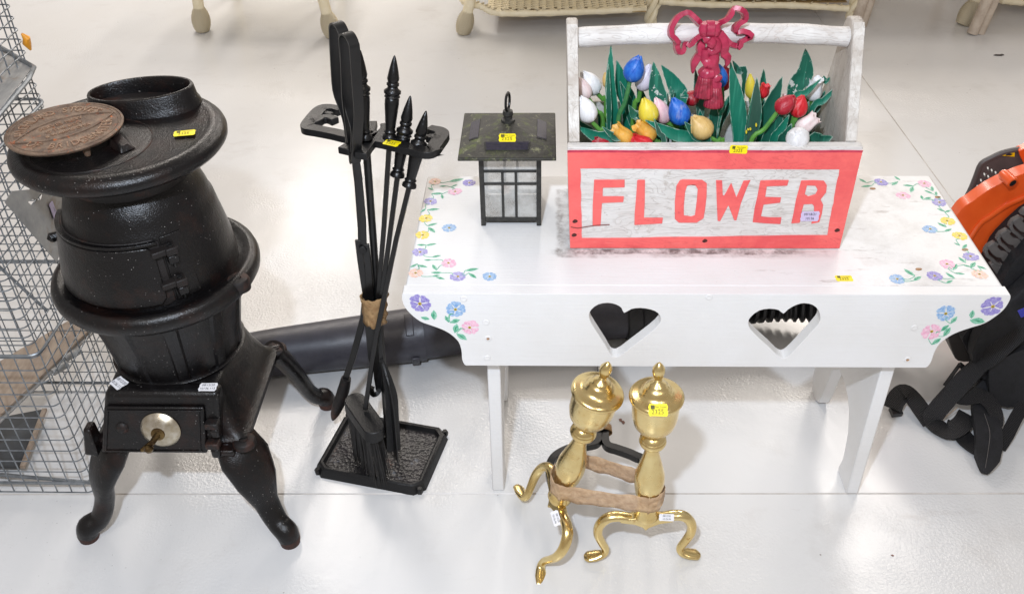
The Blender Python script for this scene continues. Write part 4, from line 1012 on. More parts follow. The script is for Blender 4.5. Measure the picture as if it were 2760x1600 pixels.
# curved legs: D-pixel half widths turned into real ones
M['footrust'] = simple('rusted_foot', '4a2a20', '2c1c18', 70, .7, 0, .0006, 200)
def leg(path, wid, dep, dirv, nm='leg'):
    P = smooth_path(path, 5); n = len(P); W_ = lerp_list(wid, n); D_ = lerp_list(dep, n)
    mb = MB(); mb.tube(P, 1.0, 16, flat=[(W_[i], D_[i]) for i in range(n)], upv=dirv); o = mb.build(nm, M['cast'], stove, angle=60)
    f = P[-1]; pd = MB(); pd.lathe([(0,.0185),(.014,.020),(.017,.0185),(.018,.0)], (f.x, f.y, .0), 24); pd.build('foot_pad', M['footrust'], o); return o
leg([(-1.048,-.038,.213),(-1.068,-.058,.180),(-1.088,-.074,.135),(-1.094,-.080,.085),(-1.110,-.090,.045),(-1.133,-.100,.030),(-1.139,-.102,.012)], [.036,.046,.037,.0225,.020,.022,.020], [.024,.022,.019,.017,.018,.021,.020], (-.7,-.7,0))
leg([(-.836,-.036,.213),(-.814,-.058,.180),(-.796,-.074,.135),(-.785,-.082,.085),(-.768,-.095,.045),(-.752,-.105,.030),(-.747,-.108,.012)], [.036,.048,.040,.0240,.021,.022,.020], [.024,.022,.019,.017,.018,.021,.020], (.7,-.7,0))
leg([(-.812,.195,.222),(-.800,.208,.185),(-.785,.222,.135),(-.775,.236,.085),(-.762,.252,.045),(-.748,.266,.030),(-.744,.270,.012)], [.030,.028,.024,.018,.017,.020,.019], [.022,.020,.018,.016,.017,.020,.019], (.7,.7,0))
leg([(-1.068,.195,.222),(-1.080,.208,.185),(-1.095,.222,.135),(-1.105,.236,.085),(-1.118,.252,.045),(-1.136,.266,.030),(-1.141,.270,.012)], [.030,.028,.024,.018,.017,.020,.019], [.022,.020,.018,.016,.017,.020,.019], (-.7,.7,0))
sticker(stove, at_z(454, 328, .7755) , (1, .20, 0), (-.2, 1, 0), .034, .018)
p = Vector((-1.0555, .020, .2960)); 
sticker(stove, at_z(512, 952, .3400), (1, .02, 0), (0, 1, 0), .032, .021, 'white', ['08/12/20', '10136.113'], name='stock_label')
sticker(stove, at_z(293, 942, .3400), (.8, -.62, -.05), (.6, .8, .05), .028, .024, 'white', ['08/12/20', '10136.113'], name='stock_label')

# ------------------------------------------------------------------ trivet with raised lettering, resting on the stove
tc = Vector((-1.0060, .0450, .7955))
tr = thing('round_trivet', 'round rusty iron trivet with raised lettering lying on the stove top', 'trivet', (tc.x, tc.y, .7745))
b = MB(); b.lathe([(-.0035,.083),(-.002,.0865),(.0015,.0875),(.0030,.086),(.0030,.0838),(.0015,.083),(.0015,0)], tc, 96); b.build('plate', M['trivet'], tr, angle=60)
b = MB(); b.lathe([(.0014,.0800),(.0024,.0796),(.0024,.0786),(.0014,.0782)], tc, 96, close=False); b.build('inner_ring', M['trivet'], tr)
A0 = math.radians(42); ux = Vector((math.cos(A0), math.sin(A0), 0)); uy = Vector((-math.sin(A0), math.cos(A0), 0))
lens = []
for i in range(25): t = -1 + 2*i/24; lens.append((t*.078, .034*(1 - t*t)))
for i in range(1, 24): t = 1 - 2*i/24; lens.append((t*.078, -.034*(1 - t*t)))
b = MB(); b.tube_rect([tc + ux*a + uy*c_ + Z3*.0022 for a, c_ in lens], .0013, .0010, (0, 0, 1), closed=True); b.build('lens_border', M['trivet'], tr)
raised = MB()
def raise_text(body, size, c, u, v, sx=1.0, h=.0013):
    vs, fs = text_mesh(body, size); base = [c + u*(p.x*sx) + v*p.y for p in vs]; n = len(vs)
    from collections import Counter
    ed = Counter()
    for f in fs:
        for i in range(len(f)): e_ = (f[i], f[(i+1) % len(f)]); ed[tuple(sorted(e_))] += 1
    side = []
    for f in fs:
        for i in range(len(f)):
            a, c2 = f[i], f[(i+1) % len(f)]
            if ed[tuple(sorted((a, c2)))] == 1: side.append((a, c2, c2 + n, a + n))
    raised.add([p + Z3*h for p in base] + [p - Z3*.0002 for p in base], list(fs) + side)
for body, yy, sz in (('SERVES NEW', .0165, .0125), ('IS THE BEST', .0, .0115), ('& WARMS EVER', -.0150, .0105)):
    raise_text(body, sz, tc + uy*yy + Z3*.0016, ux, uy, .95)
def arc_text(word, r, a0, a1, size, flip):
    n = len(word)
    for i, ch_ in enumerate(word):
        if ch_ == ' ': continue
        a = math.radians(a0 + (a1-a0)*i/(n-1)); rd = Vector((math.cos(a), math.sin(a), 0)); tg = Vector((math.sin(a), -math.cos(a), 0))
        raise_text(ch_, size, tc + rd*r + Z3*.0016, tg if not flip else -tg, rd if not flip else -rd, .75)
arc_text('HIGHLAND STOVES', .063, 42+160, 42+20, .024, False); arc_text('OF BRIDGEWATER', .063, 42-158, 42-22, .024, True)
raised.build('raised_lettering', simple('worn_raised_iron', '9a8069', '7a5a45', 140, .5, .3, .0006, 300), tr, smooth=False, recalc=False)
for a in (-170, -45, 60, 150):
    A = math.radians(a); b = MB(); b.lathe([(-.0195,.0042),(-.0185,.0048),(-.0034,.0062)], tc + Vector((.071*math.cos(A), .071*math.sin(A), 0)), 16); b.build('peg', M['trivet'], tr)

# ------------------------------------------------------------------ fireplace tool stand
st = thing('tool_stand', 'black iron fireplace tool stand with hammered tray base and slotted rack', 'fireplace stand', (-.60, .12, 0))
tA = math.radians(-13.0); tO = Vector((-.6005, .1235, 0)); tu = Vector((math.cos(tA), math.sin(tA), 0)); tv = Vector((-math.sin(tA), math.cos(tA), 0))
def oct_(hx, hy, c): return [(hx-c,-hy),(hx,-hy+c),(hx,hy-c),(hx-c,hy),(-hx+c,hy),(-hx,hy-c),(-hx,-hy+c),(-hx+c,-hy)]
def T3(a, b_, z): return tO + tu*a + tv*b_ + Z3*z
hx, hy = .1205, .0930
b = MB(); rings = []
for e_, z in ((.0, .0), (-.002, .005), (-.004, .012), (-.007, .017), (-.011, .019), (-.015, .018), (-.019, .010), (-.021, .009)):
    rings.append([T3(a, c_, z) for a, c_ in oct_(hx+e_, hy+e_, .020 + e_*.4)])
vs = [p for r in rings for p in r]; fs = []
for k in range(len(rings)-1):
    for i in range(8): j = (i+1) % 8; fs.append((k*8+i, k*8+j, (k+1)*8+j, (k+1)*8+i))
b.add(vs, fs); b.build('tray_rim', M['castd'], st, angle=25)
def hammered():
    t = NT('hammered_black_iron')
    c = t.mix(t.ramp(t.noise(20, 5, .7), .4, .7), C4('141315'), C4('262225'))
    c = t.mix(t.ramp(t.noise(18, 6, .75), .60, .72), c, C4('5d3526'))
    c = t.mix(t.math('MULTIPLY', t.ramp(t.noise(26, 6, .75), .60, .74), .4), c, C4('8793a6'))
    t.color(c); t.rough(.36); t.bump(t.voronoi(150), .0017); return t.m
M['hammer'] = hammered()
b = MB(); N_ = 1; b.slab([(a, c_) for a, c_ in oct_(hx-.0205, hy-.0205, .0125)], f=lambda a, c_: T3(a, c_, .0088), d=Vector((0,0,-.003))); b.build('tray', M['hammer'], st, smooth=False)
for sx_, sy_ in ((1,1),(1,-1),(-1,1),(-1,-1)):
    q = T3(sx_*(hx-.010), sy_*(hy-.010), 0); b = MB(); b.lathe([(0,.006),(.010,.007),(.014,.005)], q, 6); b.build('corner_foot', M['castd'], st)
foot = T3(.002, .030, .010); rack = Vector((-.566, .168, .705))
b = MB(); b.tube([foot, rack], .0070, 14); b.build('pole', M['satin'], st)
b = MB(); b.lathe([(0,.020),(.004,.020),(.010,.012),(.020,.009)], foot - Z3*.001, 24); b.build('pole_flange', M['castd'], st)
# rack: one flat casting with two open loops and side hooks
rA = math.radians(-24.5); rO = Vector((-.5625, .1745, .700)); ru = Vector((math.cos(rA), math.sin(rA), 0)); rv = Vector((-math.sin(rA), math.cos(rA), 0))
def R3(a, c_, z=0): return rO + ru*a + rv*c_ + Z3*z
def band(pts, w, nm='rack_arm', closed=False, h=.0068):
    P = smooth_path([R3(a, c_) for a, c_ in pts], 4, closed); mb = MB(); mb.tube_rect(P, w, h, (0,0,1), closed); return mb.build(nm, M['castd'], st, bevel=.0022)
def qr(x, y): return ((782 + .356*x)*KK, (40 + .356*y)*KK)
def band2(pts, w, nm='rack_arm', h=.0062, z=.7045):
    P = smooth_path([at_z(*qr(a, c), z + h) - Z3*h for a, c in pts], 4); mb = MB(); mb.tube_rect(P, lerp_list(w, len(P)) if isinstance(w, list) else w, h, (0,0,1)); return mb.build(nm, M['castd'], st, bevel=.0022)
band2([(560,925),(440,905),(330,880),(200,855),(135,842),(130,822),(170,770),(215,720),(255,695),(330,695),(378,712)], [.0105,.0105,.0100,.0100,.0110,.0120,.0125,.0125,.0110,.0080,.0075])
band2([(150,800),(195,790),(240,770),(290,765),(340,785)], [.012,.0105,.008,.008,.0085]); band2([(235,725),(270,735),(320,745)], .0055, h=.0045)
band2([(560,920),(640,930),(720,945),(830,975),(940,1000),(1030,1020),(1075,1005),(1115,950),(1150,895),(1130,868),(1080,855),(1050,845)], [.012,.0125,.0115,.0105,.0105,.0110,.0120,.0125,.0125,.0110,.0095,.0080])
band2([(1130,930),(1095,920),(1070,915),(1050,925)], .0075); band2([(640,925),(690,890),(720,850),(715,815)], [.012,.011,.009,.008], 'side_hook'); band2([(590,910),(610,860),(622,800)], .0085, 'side_hook')
band2([(520,915),(650,925)], .024, 'rack_hub')
band2([(600,935),(575,985),(545,1030),(530,1048)], [.014,.010,.010,.011], 'side_hook'); band2([(560,930),(490,960),(430,990),(400,1012)], [.012,.009,.010,.011], 'side_hook')
sticker(st, at_z(*qr(770, 972), .7113), Vector((1, -.42, 0)), rv, .029, .018)
# turned handle profile along its own axis, tip up
HP = [(0,.0062),(.004,.0125),(.010,.0120),(.016,.0085),(.020,.0105),(.024,.0080),(.030,.0085),(.052,.0098),(.082,.0118),(.093,.0118),(.096,.0108),(.099,.0132),(.103,.0112),(.107,.0140),(.112,.0140),(.117,.0092),(.121,.0080),(.124,.0102),(.128,.0104),(.131,.0082),(.134,.0092),(.139,.0100),(.158,.0074),(.176,.0042),(.186,.0018),(.189,.0)]
def handle(tip, low, parent, k=1.0, L=None):
    tip, low = Vector(tip), Vector(low); d = tip - low; L = d.length; Q = d.to_track_quat('Z', 'Y').to_matrix().to_4x4()
    mb = MB(); mb.lathe([(z*L/.189, r*k) for z, r in HP], low, 28, Q); return mb.build('turned_handle', M['handle'], parent, angle=55)
handle(at_y(886, 122, .190), rack + Vector((0, 0, .004)), st, .95)
def rod(pts, w, parent, nm='rod', t=None, mat='satin', up=(0,-1,.6)):
    mb = MB(); mb.tube_rect(pts, w, t if t is not None else w, up); return mb.build(nm, M[mat], parent, bevel=.0008)
TP = lambda u, v, y: at_y(u, v, y)
tape_y = .135
# shovel: tallest handle
sh = thing('fire_shovel', 'black fireplace shovel with the tallest turned handle, blade edge-on on the tray', 'shovel', tuple(TP(962, 1108, .075)))
handle(TP(971, 136, .198), TP(959, 345, .177), sh, 1.02)
rod([TP(959, 343, .177), TP(945, 560, .155), TP(932, 720, .137), TP(933, 800, .130), TP(940, 890, .120)], .0042, sh)
bl = MB(); P = [TP(938, 880, .120), TP(946, 920, .115), TP(955, 970, .105), TP(960, 1030, .095), TP(966, 1105, .085)]
bl.tube_rect(smooth_path(P, 4), lerp_list([.004, .040, .048, .050, .050], 17), lerp_list([.003, .0018, .0015, .0012, .0010], 17), (.93, .36, .0)); blade = bl.build('blade', M['castd'], sh, bevel=.0006)
sd = MB(); P2 = [TP(941, 885, .112), TP(952, 925, .100), TP(963, 975, .088), TP(966, 1035, .078), TP(969, 1108, .068)]
sd.tube_rect(smooth_path(P2, 4), .0012, lerp_list([.002, .008, .012, .013, .014], 17), (.93, .36, 0)); sd.build('blade_lip', M['castd'], sh)
# poker: middle handle, hooked foot
pk_ = thing('fire_poker', 'black fireplace poker with the middle turned handle, its hook hanging above the tray', 'poker', tuple(TP(925, 965, .15)))
handle(TP(1010, 235, .188), TP(977, 437, .165), pk_, 1.02)
rod([TP(978, 436, .165), TP(962, 560, .150), TP(945, 690, .130), TP(930, 780, .135), TP(925, 850, .150)], .0043, pk_)
rod([TP(925, 845, .150), TP(928, 880, .153), TP(932, 930, .155), TP(934, 958, .155)], [.0045,.009,.009,.007], pk_, 'poker_head', [.0045,.004,.004,.004], 'castd')
rod(smooth_path([TP(934, 955, .155), TP(930, 966, .150), TP(919, 970, .145), TP(914, 960, .142), TP(916, 952, .142)], 3), .0045, pk_, 'hook', None, 'castd')
# brush: lowest handle
br = thing('hearth_brush', 'black hearth brush with the lowest turned handle, bristles resting on the tray', 'brush', tuple(TP(905, 1110, .06)))
handle(TP(1049, 272, .170), TP(1006, 462, .150), br, 1.02)
rod([TP(1007, 461, .150), TP(975, 590, .137), TP(948, 720, .120), TP(925, 830, .112), TP(899, 1006, .088)], .0043, br)
hc = at_y(899, 1012, .084); ha, hb = at_z(868, 975, hc.z), at_z(925, 1055, hc.z - .004)
hd = (hb - ha); hl = hd.length; hn = Vector((0, 0, 1)); mb = MB(); hd.normalize(); hs = Vector((-hd.y, hd.x, 0)).normalized()
hw = .0215; out = []
for i in range(9): a = PI/2 + PI*i/8; out.append((-hl/2 + hw*.55 + hw*math.cos(a), hw*math.sin(a)))
for i in range(9): a = -PI/2 + PI*i/8; out.append((hl/2 - hw*.55 + hw*math.cos(a), hw*math.sin(a)))
hm = (ha + hb)/2
mb.slab(out, f=lambda a, c_: hm + hd*a + hs*c_, d=Vector((0, -.006, -.022))); mb.build('brush_head', M['castd'], br, bevel=.003)
br_b = MB()
for i in range(230):
    a = random.uniform(-hl/2, hl/2); c_ = random.uniform(-.016, .016); p0 = hm + hd*a + hs*c_ + Vector((0, -.005, -.020)); z1 = random.uniform(.011, .020)
    p1 = Vector((p0.x + a*.10 + random.uniform(-.004, .008), p0.y + c_*.3 - .010 + random.uniform(-.006, .004), z1)); 
    br_b.tube([p0, (p0+p1)/2 + Vector((.001, -.002, 0)), p1], [.0014, .0011, .0005], 3, cap=False)
o = br_b.build('bristles', simple('black_bristle', '0c0b0b', '1c1917', 80, .55), br, smooth=False, recalc=False); o['kind'] = 'stuff'
# tongs: two flat loops, pivot, two legs with pads
tg = thing('fire_tongs', 'black fireplace tongs with two flat loop handles hung at the front of the rack', 'tongs', tuple(TP(820, 1030, .17)))
Wd = Vector((.80, .60, .0)).normalized(); Dd = Vector((-.60, .80, 0)).normalized()
def loop_handle(top, low, arm, y, r=.018):
    T_, L_2, A_2 = at_y(*qr(*top), y), at_y(*qr(*low), y), at_y(*qr(*arm), y)
    P = [A_2, A_2.lerp(L_2, .35), A_2.lerp(L_2, .62), L_2, L_2.lerp(T_, .5), T_]
    for k in range(1, 8): a = PI*k/8; P.append(T_ + Dd*(r*(1 - math.cos(a))) + Z3*(r*1.05*math.sin(a)))
    P += [T_ + Dd*2*r, L_2.lerp(T_, .5) + Dd*2.0*r, L_2 + Dd*1.8*r, A_2.lerp(L_2, .80) + Dd*1.0*r, A_2.lerp(L_2, .60) + Dd*.006, A_2.lerp(L_2, .2) + Dd*.006]
    P = smooth_path(P, 3); n = len(P); up_ = [(P[min(i+1, n-1)] - P[max(i-1, 0)]).cross(Wd) for i in range(n)]
    mb = MB(); mb.tube_rect(P, [.0088]*n, .0016, up_); return mb.build('loop_handle', M['satin'], tg, bevel=.0006)
loop_handle((412,178), (428,620), (486,1118), .158); loop_handle((488,258), (520,740), (498,1118), .130)
rod([TP(874, 398, .155), TP(880, 450, .155), TP(888, 560, .155), TP(889, 610, .155)], .0055, tg, 'arm', .0025)
rod([TP(878, 398, .135), TP(884, 440, .138), TP(893, 540, .145), TP(895, 600, .150)], .0055, tg, 'arm', .0025)
b = MB(); q = TP(893, 612, .150); b.lathe([(-.006,.008),(.006,.008)], q, 16, Matrix.Rotation(PI/2, 4, 'X')); b.build('pivot', M['castd'], tg, bevel=.001)
rod([TP(882, 590, .155), TP(888, 640, .153), TP(900, 720, .150), TP(895, 780, .150), TP(868, 880, .160), TP(848, 938, .168)], .0062, tg, 'tong_leg', .003)
rod([TP(900, 600, .150), TP(906, 650, .148), TP(911, 740, .150), TP(914, 800, .155), TP(921, 880, .160), TP(926, 905, .162)], [.006,.006,.008,.012,.012,.010], tg, 'tong_leg', .003)
b = MB(); P = smooth_path([TP(852, 930, .167), TP(845, 960, .170), TP(833, 995, .176), TP(824, 1018, .180), TP(819, 1033, .183)], 4)
b.tube(P, lerp_list([.010, .0125, .0125, .009, .002], len(P)), 14); b.build('tong_pad', M['castr'], tg)

# tape binding the tools
def tapem(n, a, b_, tr=.25, rough=.25):
    t = NT(n); c = t.mix(t.ramp(t.noise(70, 5, .7, dist=.6), .36, .64), C4(a), C4(b_)); t.color(c); t.rough(rough)
    t.b.inputs['Transmission Weight'].default_value = tr; t.b.inputs['IOR'].default_value = 1.15
    t.bump(t.noise(48, 3, .5, dist=1.5), .0035); t.bump(t.voronoi(90, 'DISTANCE_TO_EDGE'), .0008); return t.m
M['tape'] = tapem('brown_packing_tape', 'a58863', '8e7050', .0, .32); M['tape2'] = tapem('thin_brown_tape', 'd6b896', 'bd9c7a', .0, .16)
M['tape2'].node_tree.nodes['Principled BSDF'].inputs['Alpha'].default_value = .74
def rings_from(levels, n=36, amp=.0012):
    mb = MB(); vs = []; fs = []
    for (c_, rx, ry, tilt) in levels:
        for i in range(n):
            a = 2*PI*i/n; k = 1 + amp/rx*(math.sin(5*a + c_[2]*300) + .7*math.sin(9*a - c_[2]*500)) + random.uniform(-.02, .02)
            vs.append(Vector((c_[0] + rx*k*math.cos(a), c_[1] + ry*k*math.sin(a), c_[2] + tilt*math.cos(a) + random.uniform(-.0012, .0012))))
    for k in range(len(levels)-1):
        for i in range(n): j = (i+1) % n; fs.append((k*n+i, k*n+j, (k+1)*n+j, (k+1)*n+i))
    mb.add(vs, fs); return mb
q1_, q2_ = TP(921, 722, .140), TP(924, 788, .140)
lv = [(tuple(q1_.lerp(q2_, t)), .0245 - .003*t + (.002 if t < .2 else 0), .024, .003*(1-t)) for t in (0, .12, .25, .38, .5, .62, .75, .88, 1.0)]
tp = rings_from(lv, amp=.0016).build('tape_wrap', M['tape'], angle=40)
s = tp.modifiers.new('thick', 'SOLIDIFY'); s.thickness = .0008
tag(tp, 'crumpled brown packing tape wrapped round the bundled fireplace tools', 'packing tape')

# ------------------------------------------------------------------ two brass andirons
AP_ = [(0,.0205),(.004,.0225),(.010,.0205),(.016,.0190),(.028,.0180),(.038,.0178),(.050,.0200),(.068,.0240),(.092,.0265),(.112,.0255),(.135,.0200),(.155,.0148),(.170,.0118),(.178,.0120),(.181,.0165),(.186,.0210),(.192,.0232),(.197,.0222),(.1985,.0205),(.1995,.0218),(.204,.0205),(.208,.0150),(.2105,.0118),(.2135,.0118),(.2165,.0180),(.223,.0265),(.234,.0335),(.250,.0375),(.270,.0385),(.289,.0385),(.2905,.0430),(.293,.0445),(.2965,.0445),(.2995,.0425),(.3012,.0380),(.3025,.0320),(.3045,.0265),(.309,.0232),(.314,.0212),(.3175,.0185),(.3195,.0150),(.3215,.0145),(.3232,.0125),(.3255,.0085),(.329,.0056),(.3315,.0072),(.3332,.0058),(.338,.0078),(.347,.0102),(.355,.0098),(.362,.0058),(.367,.0015),(.3675,0)]
def andiron(label, base, top_dir, f1, f2, dirv, barpts):
    o = thing('brass_andiron', label, 'andiron', (base.x, base.y, 0), 'pair of brass andirons')
    Q = top_dir.to_track_quat('Z', 'Y').to_matrix().to_4x4(); mb = MB(); mb.lathe(AP_, base, 56, Q); mb.build('urn_column', M['brass'], o, angle=50)
    side = (f2 - f1); side.z = 0; side.normalize(); mid_ = (f1 + f2) / 2; up = (base - mid_).normalized(); sdl = (side - up*side.dot(up)).normalized(); fr_ = sdl.cross(up).normalized()
    mb = MB(); mb.slab([(-.050,.004),(-.030,.001),(0,.0035),(.030,.001),(.050,.004),(.048,-.009),(.022,-.014),(.007,-.022),(0,-.031),(-.007,-.022),(-.022,-.014),(-.048,-.009)], f=lambda a, c_: base + sdl*a + up*c_ + fr_*.010, d=-fr_*.020); mb.build('saddle', M['brass'], o, bevel=.003)
    hb_ = (base - mid_).length
    for s_, f_ in ((-1, f1), (1, f2)):
        fa = (f_ - mid_).dot(sdl) * s_ ; k = fa / .108
        g = lambda a, h: mid_ + sdl*(s_*a*k) + up*(hb_*h)
        P = smooth_path([g(.028,.96), g(.052,1.0), g(.070,.96), g(.083,.80), g(.085,.60), g(.077,.40), g(.069,.24), g(.072,.13), g(.086,.085), g(.101,.06), g(.108,.045)], 4); n = len(P)
        mb = MB(); mb.tube(P, 1.0, 14, flat=[(w_, h_) for w_, h_ in zip(lerp_list([.0078,.0085,.0092,.0092,.0085,.0075,.0070,.0068,.0060,.0050,.003], n), lerp_list([.0105,.0110,.0108,.0100,.0095,.0082,.0075,.0085,.0130,.0130,.005], n))], upv=tuple(fr_)); mb.build('leg', M['brass'], o, angle=60)
    P = smooth_path(barpts, 5); mb = MB(); mb.tube_rect(P, .0075, .0075, (0, 0, 1)); mb.build('log_bar', M['satin'], o, bevel=.001); return o
rb = Vector((-.0785, -.131, .1135)); rtip = at_y(1623, 890, -.136)
zb = .085
ar = andiron('upright brass andiron, right one of the taped pair, with a yellow sticker on its urn', rb, rtip - rb, at_z(1437, 1376), at_z(1722, 1368), None,
        [rb + Vector((0, .01, -.01)), at_z(1585, 1145, zb), at_z(1562, 1122, zb), at_z(1520, 1106, zb), at_z(1494, 1096, zb), at_z(1489, 1070, zb), at_z(1492, 1000, zb), at_z(1494, 905, zb), at_z(1494, 890, .07), at_z(1494, 893, .01)])
lb_ = Vector((-.2345, -.088, .1085)); L_ = (rtip - rb).length + .0
# lean of the left one: point on the sight line of its tip at the same length from the base
tipL = at_y(1498, 889, -.120)
al = andiron('leaning brass andiron, left one of the taped pair, its legs turned sideways', lb_, tipL - lb_, at_z(1262, 1208), at_z(1342, 1440), None,
        [lb_ + Vector((-.004, .012, -.01)), at_z(1352, 1165, zb), at_z(1362, 1128, zb), at_z(1400, 1105, zb), at_z(1445, 1096, zb), at_z(1470, 1088, zb), at_z(1475, 1060, zb), at_z(1477, 1000, zb), at_z(1479, 905, zb), at_z(1479, 890, .07), at_z(1479, 893, .01)])
uu = X3; nrm = Vector((0, -.85, .5))
k_ = rb + (rtip - rb) * (.3005/.3675)
sticker(ar, k_ + Vector((-.002, -.0415, .0025)), (1, 0, 0), (0, .80, .60), .031, .020)
sticker(ar, rb + Vector((.034, -.013, .011)), (1, .05, -.08), (.02, .55, .85), .028, .013, 'white', ['08/12/20', '10136.94'], name='stock_label')
lq = at_y(1368, 1272, lb_.y - .035)
sticker(al, lq + Vector((0, -.012, .012)), (.30, -.62, -.72), (.93, .25, .20), .028, .015, 'white', ['08/12/20', '10136.94'], name='stock_label')
# tape round both columns
def band_tape(path, hw, name, label, mat, cat='packing tape'):
    P = smooth_path(path, 6); n = len(P); mb = MB(); vs = []; fs = []; K_ = 6
    for i, p in enumerate(P):
        for j in range(K_):
            t = j/(K_-1)*2 - 1; w_ = hw * (1 + .06*math.sin(i*1.7)); ax_ = .004*math.sin(i*.9 + j*1.9) * .35
            d2 = (P[min(i+1, n-1)] - P[max(i-1, 0)]).normalized(); nn = d2.cross(Z3)
            vs.append(p + Z3*(w_*t) + nn*(ax_ + random.uniform(-.0006, .0006)))
    for i in range(n-1):
        for j in range(K_-1): fs.append((i*K_+j, i*K_+j+1, (i+1)*K_+j+1, (i+1)*K_+j))
    mb.add(vs, fs); o = mb.build(name, M[mat], angle=60); s = o.modifiers.new('thick', 'SOLIDIFY'); s.thickness = .0004
    return tag(o, label, cat)
uR = (rtip - rb).normalized(); uL = (tipL - lb_).normalized()
def oncol(b0, u0, t, a, r):
    q = b0 + u0*t; return q + Vector((r*math.cos(a), r*math.sin(a), 0))
D2 = math.radians
band_tape([oncol(rb,uR,.072,D2(60),.027), oncol(rb,uR,.063,D2(0),.028), oncol(rb,uR,.060,D2(-50),.0275), oncol(rb,uR,.058,D2(-90),.027), oncol(rb,uR,.058,D2(-115),.027),
           (oncol(rb,uR,.060,D2(-110),.027)+oncol(lb_,uL,.050,D2(-70),.030))/2 + Vector((0,.001,-.003)), oncol(lb_,uL,.050,D2(-85),.029), oncol(lb_,uL,.052,D2(-120),.029), oncol(lb_,uL,.058,D2(-170),.029), oncol(lb_,uL,.064,D2(140),.027)],
          .0200, 'tape_band', 'translucent brown tape stretched across the front of both brass columns', 'tape2')
band_tape([oncol(lb_,uL,.088,D2(100),.027), oncol(lb_,uL,.086,D2(50),.024), oncol(lb_,uL,.085,D2(40),.034), (oncol(lb_,uL,.085,D2(40),.03)+oncol(rb,uR,.085,D2(130),.03))/2 + Vector((0,.004,-.004)), oncol(rb,uR,.083,D2(140),.032), oncol(rb,uR,.083,D2(100),.028)],
          .0185, 'tape_band', 'crumpled brown tape strung behind the brass columns', 'tape2')
tq = at_z(1482, 1056, zb)
tt = rings_from([((tq.x, tq.y - .010 + .02*t, zb), .0001, .0001, 0) for t in (0, 1)], 8)
mb = MB(); P = [Vector((tq.x, tq.y + dy, zb)) for dy in (-.010, -.004, .003, .010)]; mb.tube(P, [.0205, .0198, .0202, .0196], 12, flat=(1, .6), upv=(0, 0, 1), cap=False)
o = mb.build('tape_wrap', M['tape'], angle=50); s = o.modifiers.new('thick', 'SOLIDIFY'); s.thickness = .0008
tag(o, 'small brown tape wrap holding the two black andiron bars together', 'packing tape')

# ------------------------------------------------------------------ galvanised wire animal trap standing on end
M['wire'] = simple('galvanised_wire', '8d9297', '6c7176', 60, .42, .6, .0002, 200)
M['rodm'] = simple('galvanised_rod', '8b9095', '73787c', 60, .4, .7, .0002, 200)
def sheetm():
    t = NT('galvanised_sheet'); c = t.mix(t.ramp(t.noise(24, 5, .65), .35, .68), C4('8f8f8e'), C4('a9a7a3')); c = t.mix(t.ramp(t.noise(9, 6, .75), .55, .70), c, C4('8a7764'))
    t.color(c); t.b.inputs['Metallic'].default_value = .35; t.rough(.5); t.bump(t.noise(60, 4), .0008); return t.m
M['sheet'] = sheetm()
def woodm():
    t = NT('grey_treadle_wood'); g = t.noise(1, 5, .65, t.mapping((70, 12, 70))); c = t.mix(t.ramp(g, .35, .68), C4('a39382'), C4('87776a'))
    t.color(c); t.rough(.6); t.bump(g, .0008); return t.m
M['treadle'] = woodm(); M['darkplate'] = simple('dark_zinc_plate', '4c5054', '3a3c3f', 14, .5, .3, .0004, 80)
trap = thing('animal_trap', 'galvanised wire mesh live trap standing on end at the left edge behind the stove', 'animal trap', (-1.30, .16, 0))
tx, ty0, ty1, tz1, xl = -1.174, .0095, .308, 1.02, -1.66
def u_path(z, rc=.014, dx=0):
    a = tx + dx; P = [(xl, ty0, z)]
    for i in range(5): t = PI/2*i/4; P.append((a - rc + rc*math.sin(t), ty0 + rc - rc*math.cos(t), z))
    for i in range(5): t = PI/2*i/4; P.append((a - rc + rc*math.cos(t), ty1 - rc + rc*math.sin(t), z))
    P.append((xl, ty1, z)); return P
zs = [.002 + .0297*i for i in range(14)]; z = .405
while z < tz1: zs.append(z); z += .0205
for z in zs:
    b = MB(); b.tube(u_path(z), .0013, 5, upv=(0,0,1)); b.build('wire', M['wire'], trap)
for z in (.028, .3635, .722, 1.0):
    b = MB(); b.tube(u_path(z, .02, .003), .0029, 8, upv=(0,0,1)); b.build('frame_rod', M['rodm'], trap)
def vw(x, y):
    b = MB(); b.tube([(x, y, 0), (x, y, tz1)], .0013, 5); b.build('wire', M['wire'], trap)
for i in range(15): vw(tx - .016 - .0297*i, ty0 + .0026); vw(tx - .016 - .0297*i, ty1 - .0026)
for i in range(10): vw(tx - .0026, ty0 + .014 + .030*i)
def plate(pts, d, nm, mat, holes=(), par=trap, bevel=.0005):
    """pts: 3-D corners of a planar polygon"""
    P = [Vector(p) for p in pts]; u_ = (P[1]-P[0]).normalized(); n_ = (P[1]-P[0]).cross(P[2]-P[0]).normalized(); v_ = n_.cross(u_)
    to = lambda p: ((Vector(p)-P[0]).dot(u_), (Vector(p)-P[0]).dot(v_))
    mb = MB(); mb.slab([to(p) for p in P], [[to(p) for p in h] for h in holes], f=lambda a, c: P[0] + u_*a + v_*c, d=n_*d); return mb.build(nm, M[mat], par, bevel=bevel)
AX = lambda u, v, x=-1.166: at_x(u, v, x)
pl = plate([AX(12, 498), AX(30, 470), AX(120, 462), AX(170, 478), AX(172, 560), AX(140, 645)], .0012, 'door_sheet', 'sheet', [[AX(69, 497), AX(83, 489), AX(94, 491), AX(79, 506)], [AX(92, 492), AX(96, 480), AX(106, 478), AX(101, 491)]])
sticker(trap, AX(131, 517, -1.1640), at_x(139, 533, -1.164) - at_x(126, 497, -1.164), Vector((0, 0, 1)), .034, .015, 'lilac', ['14/04'], name='stock_label')
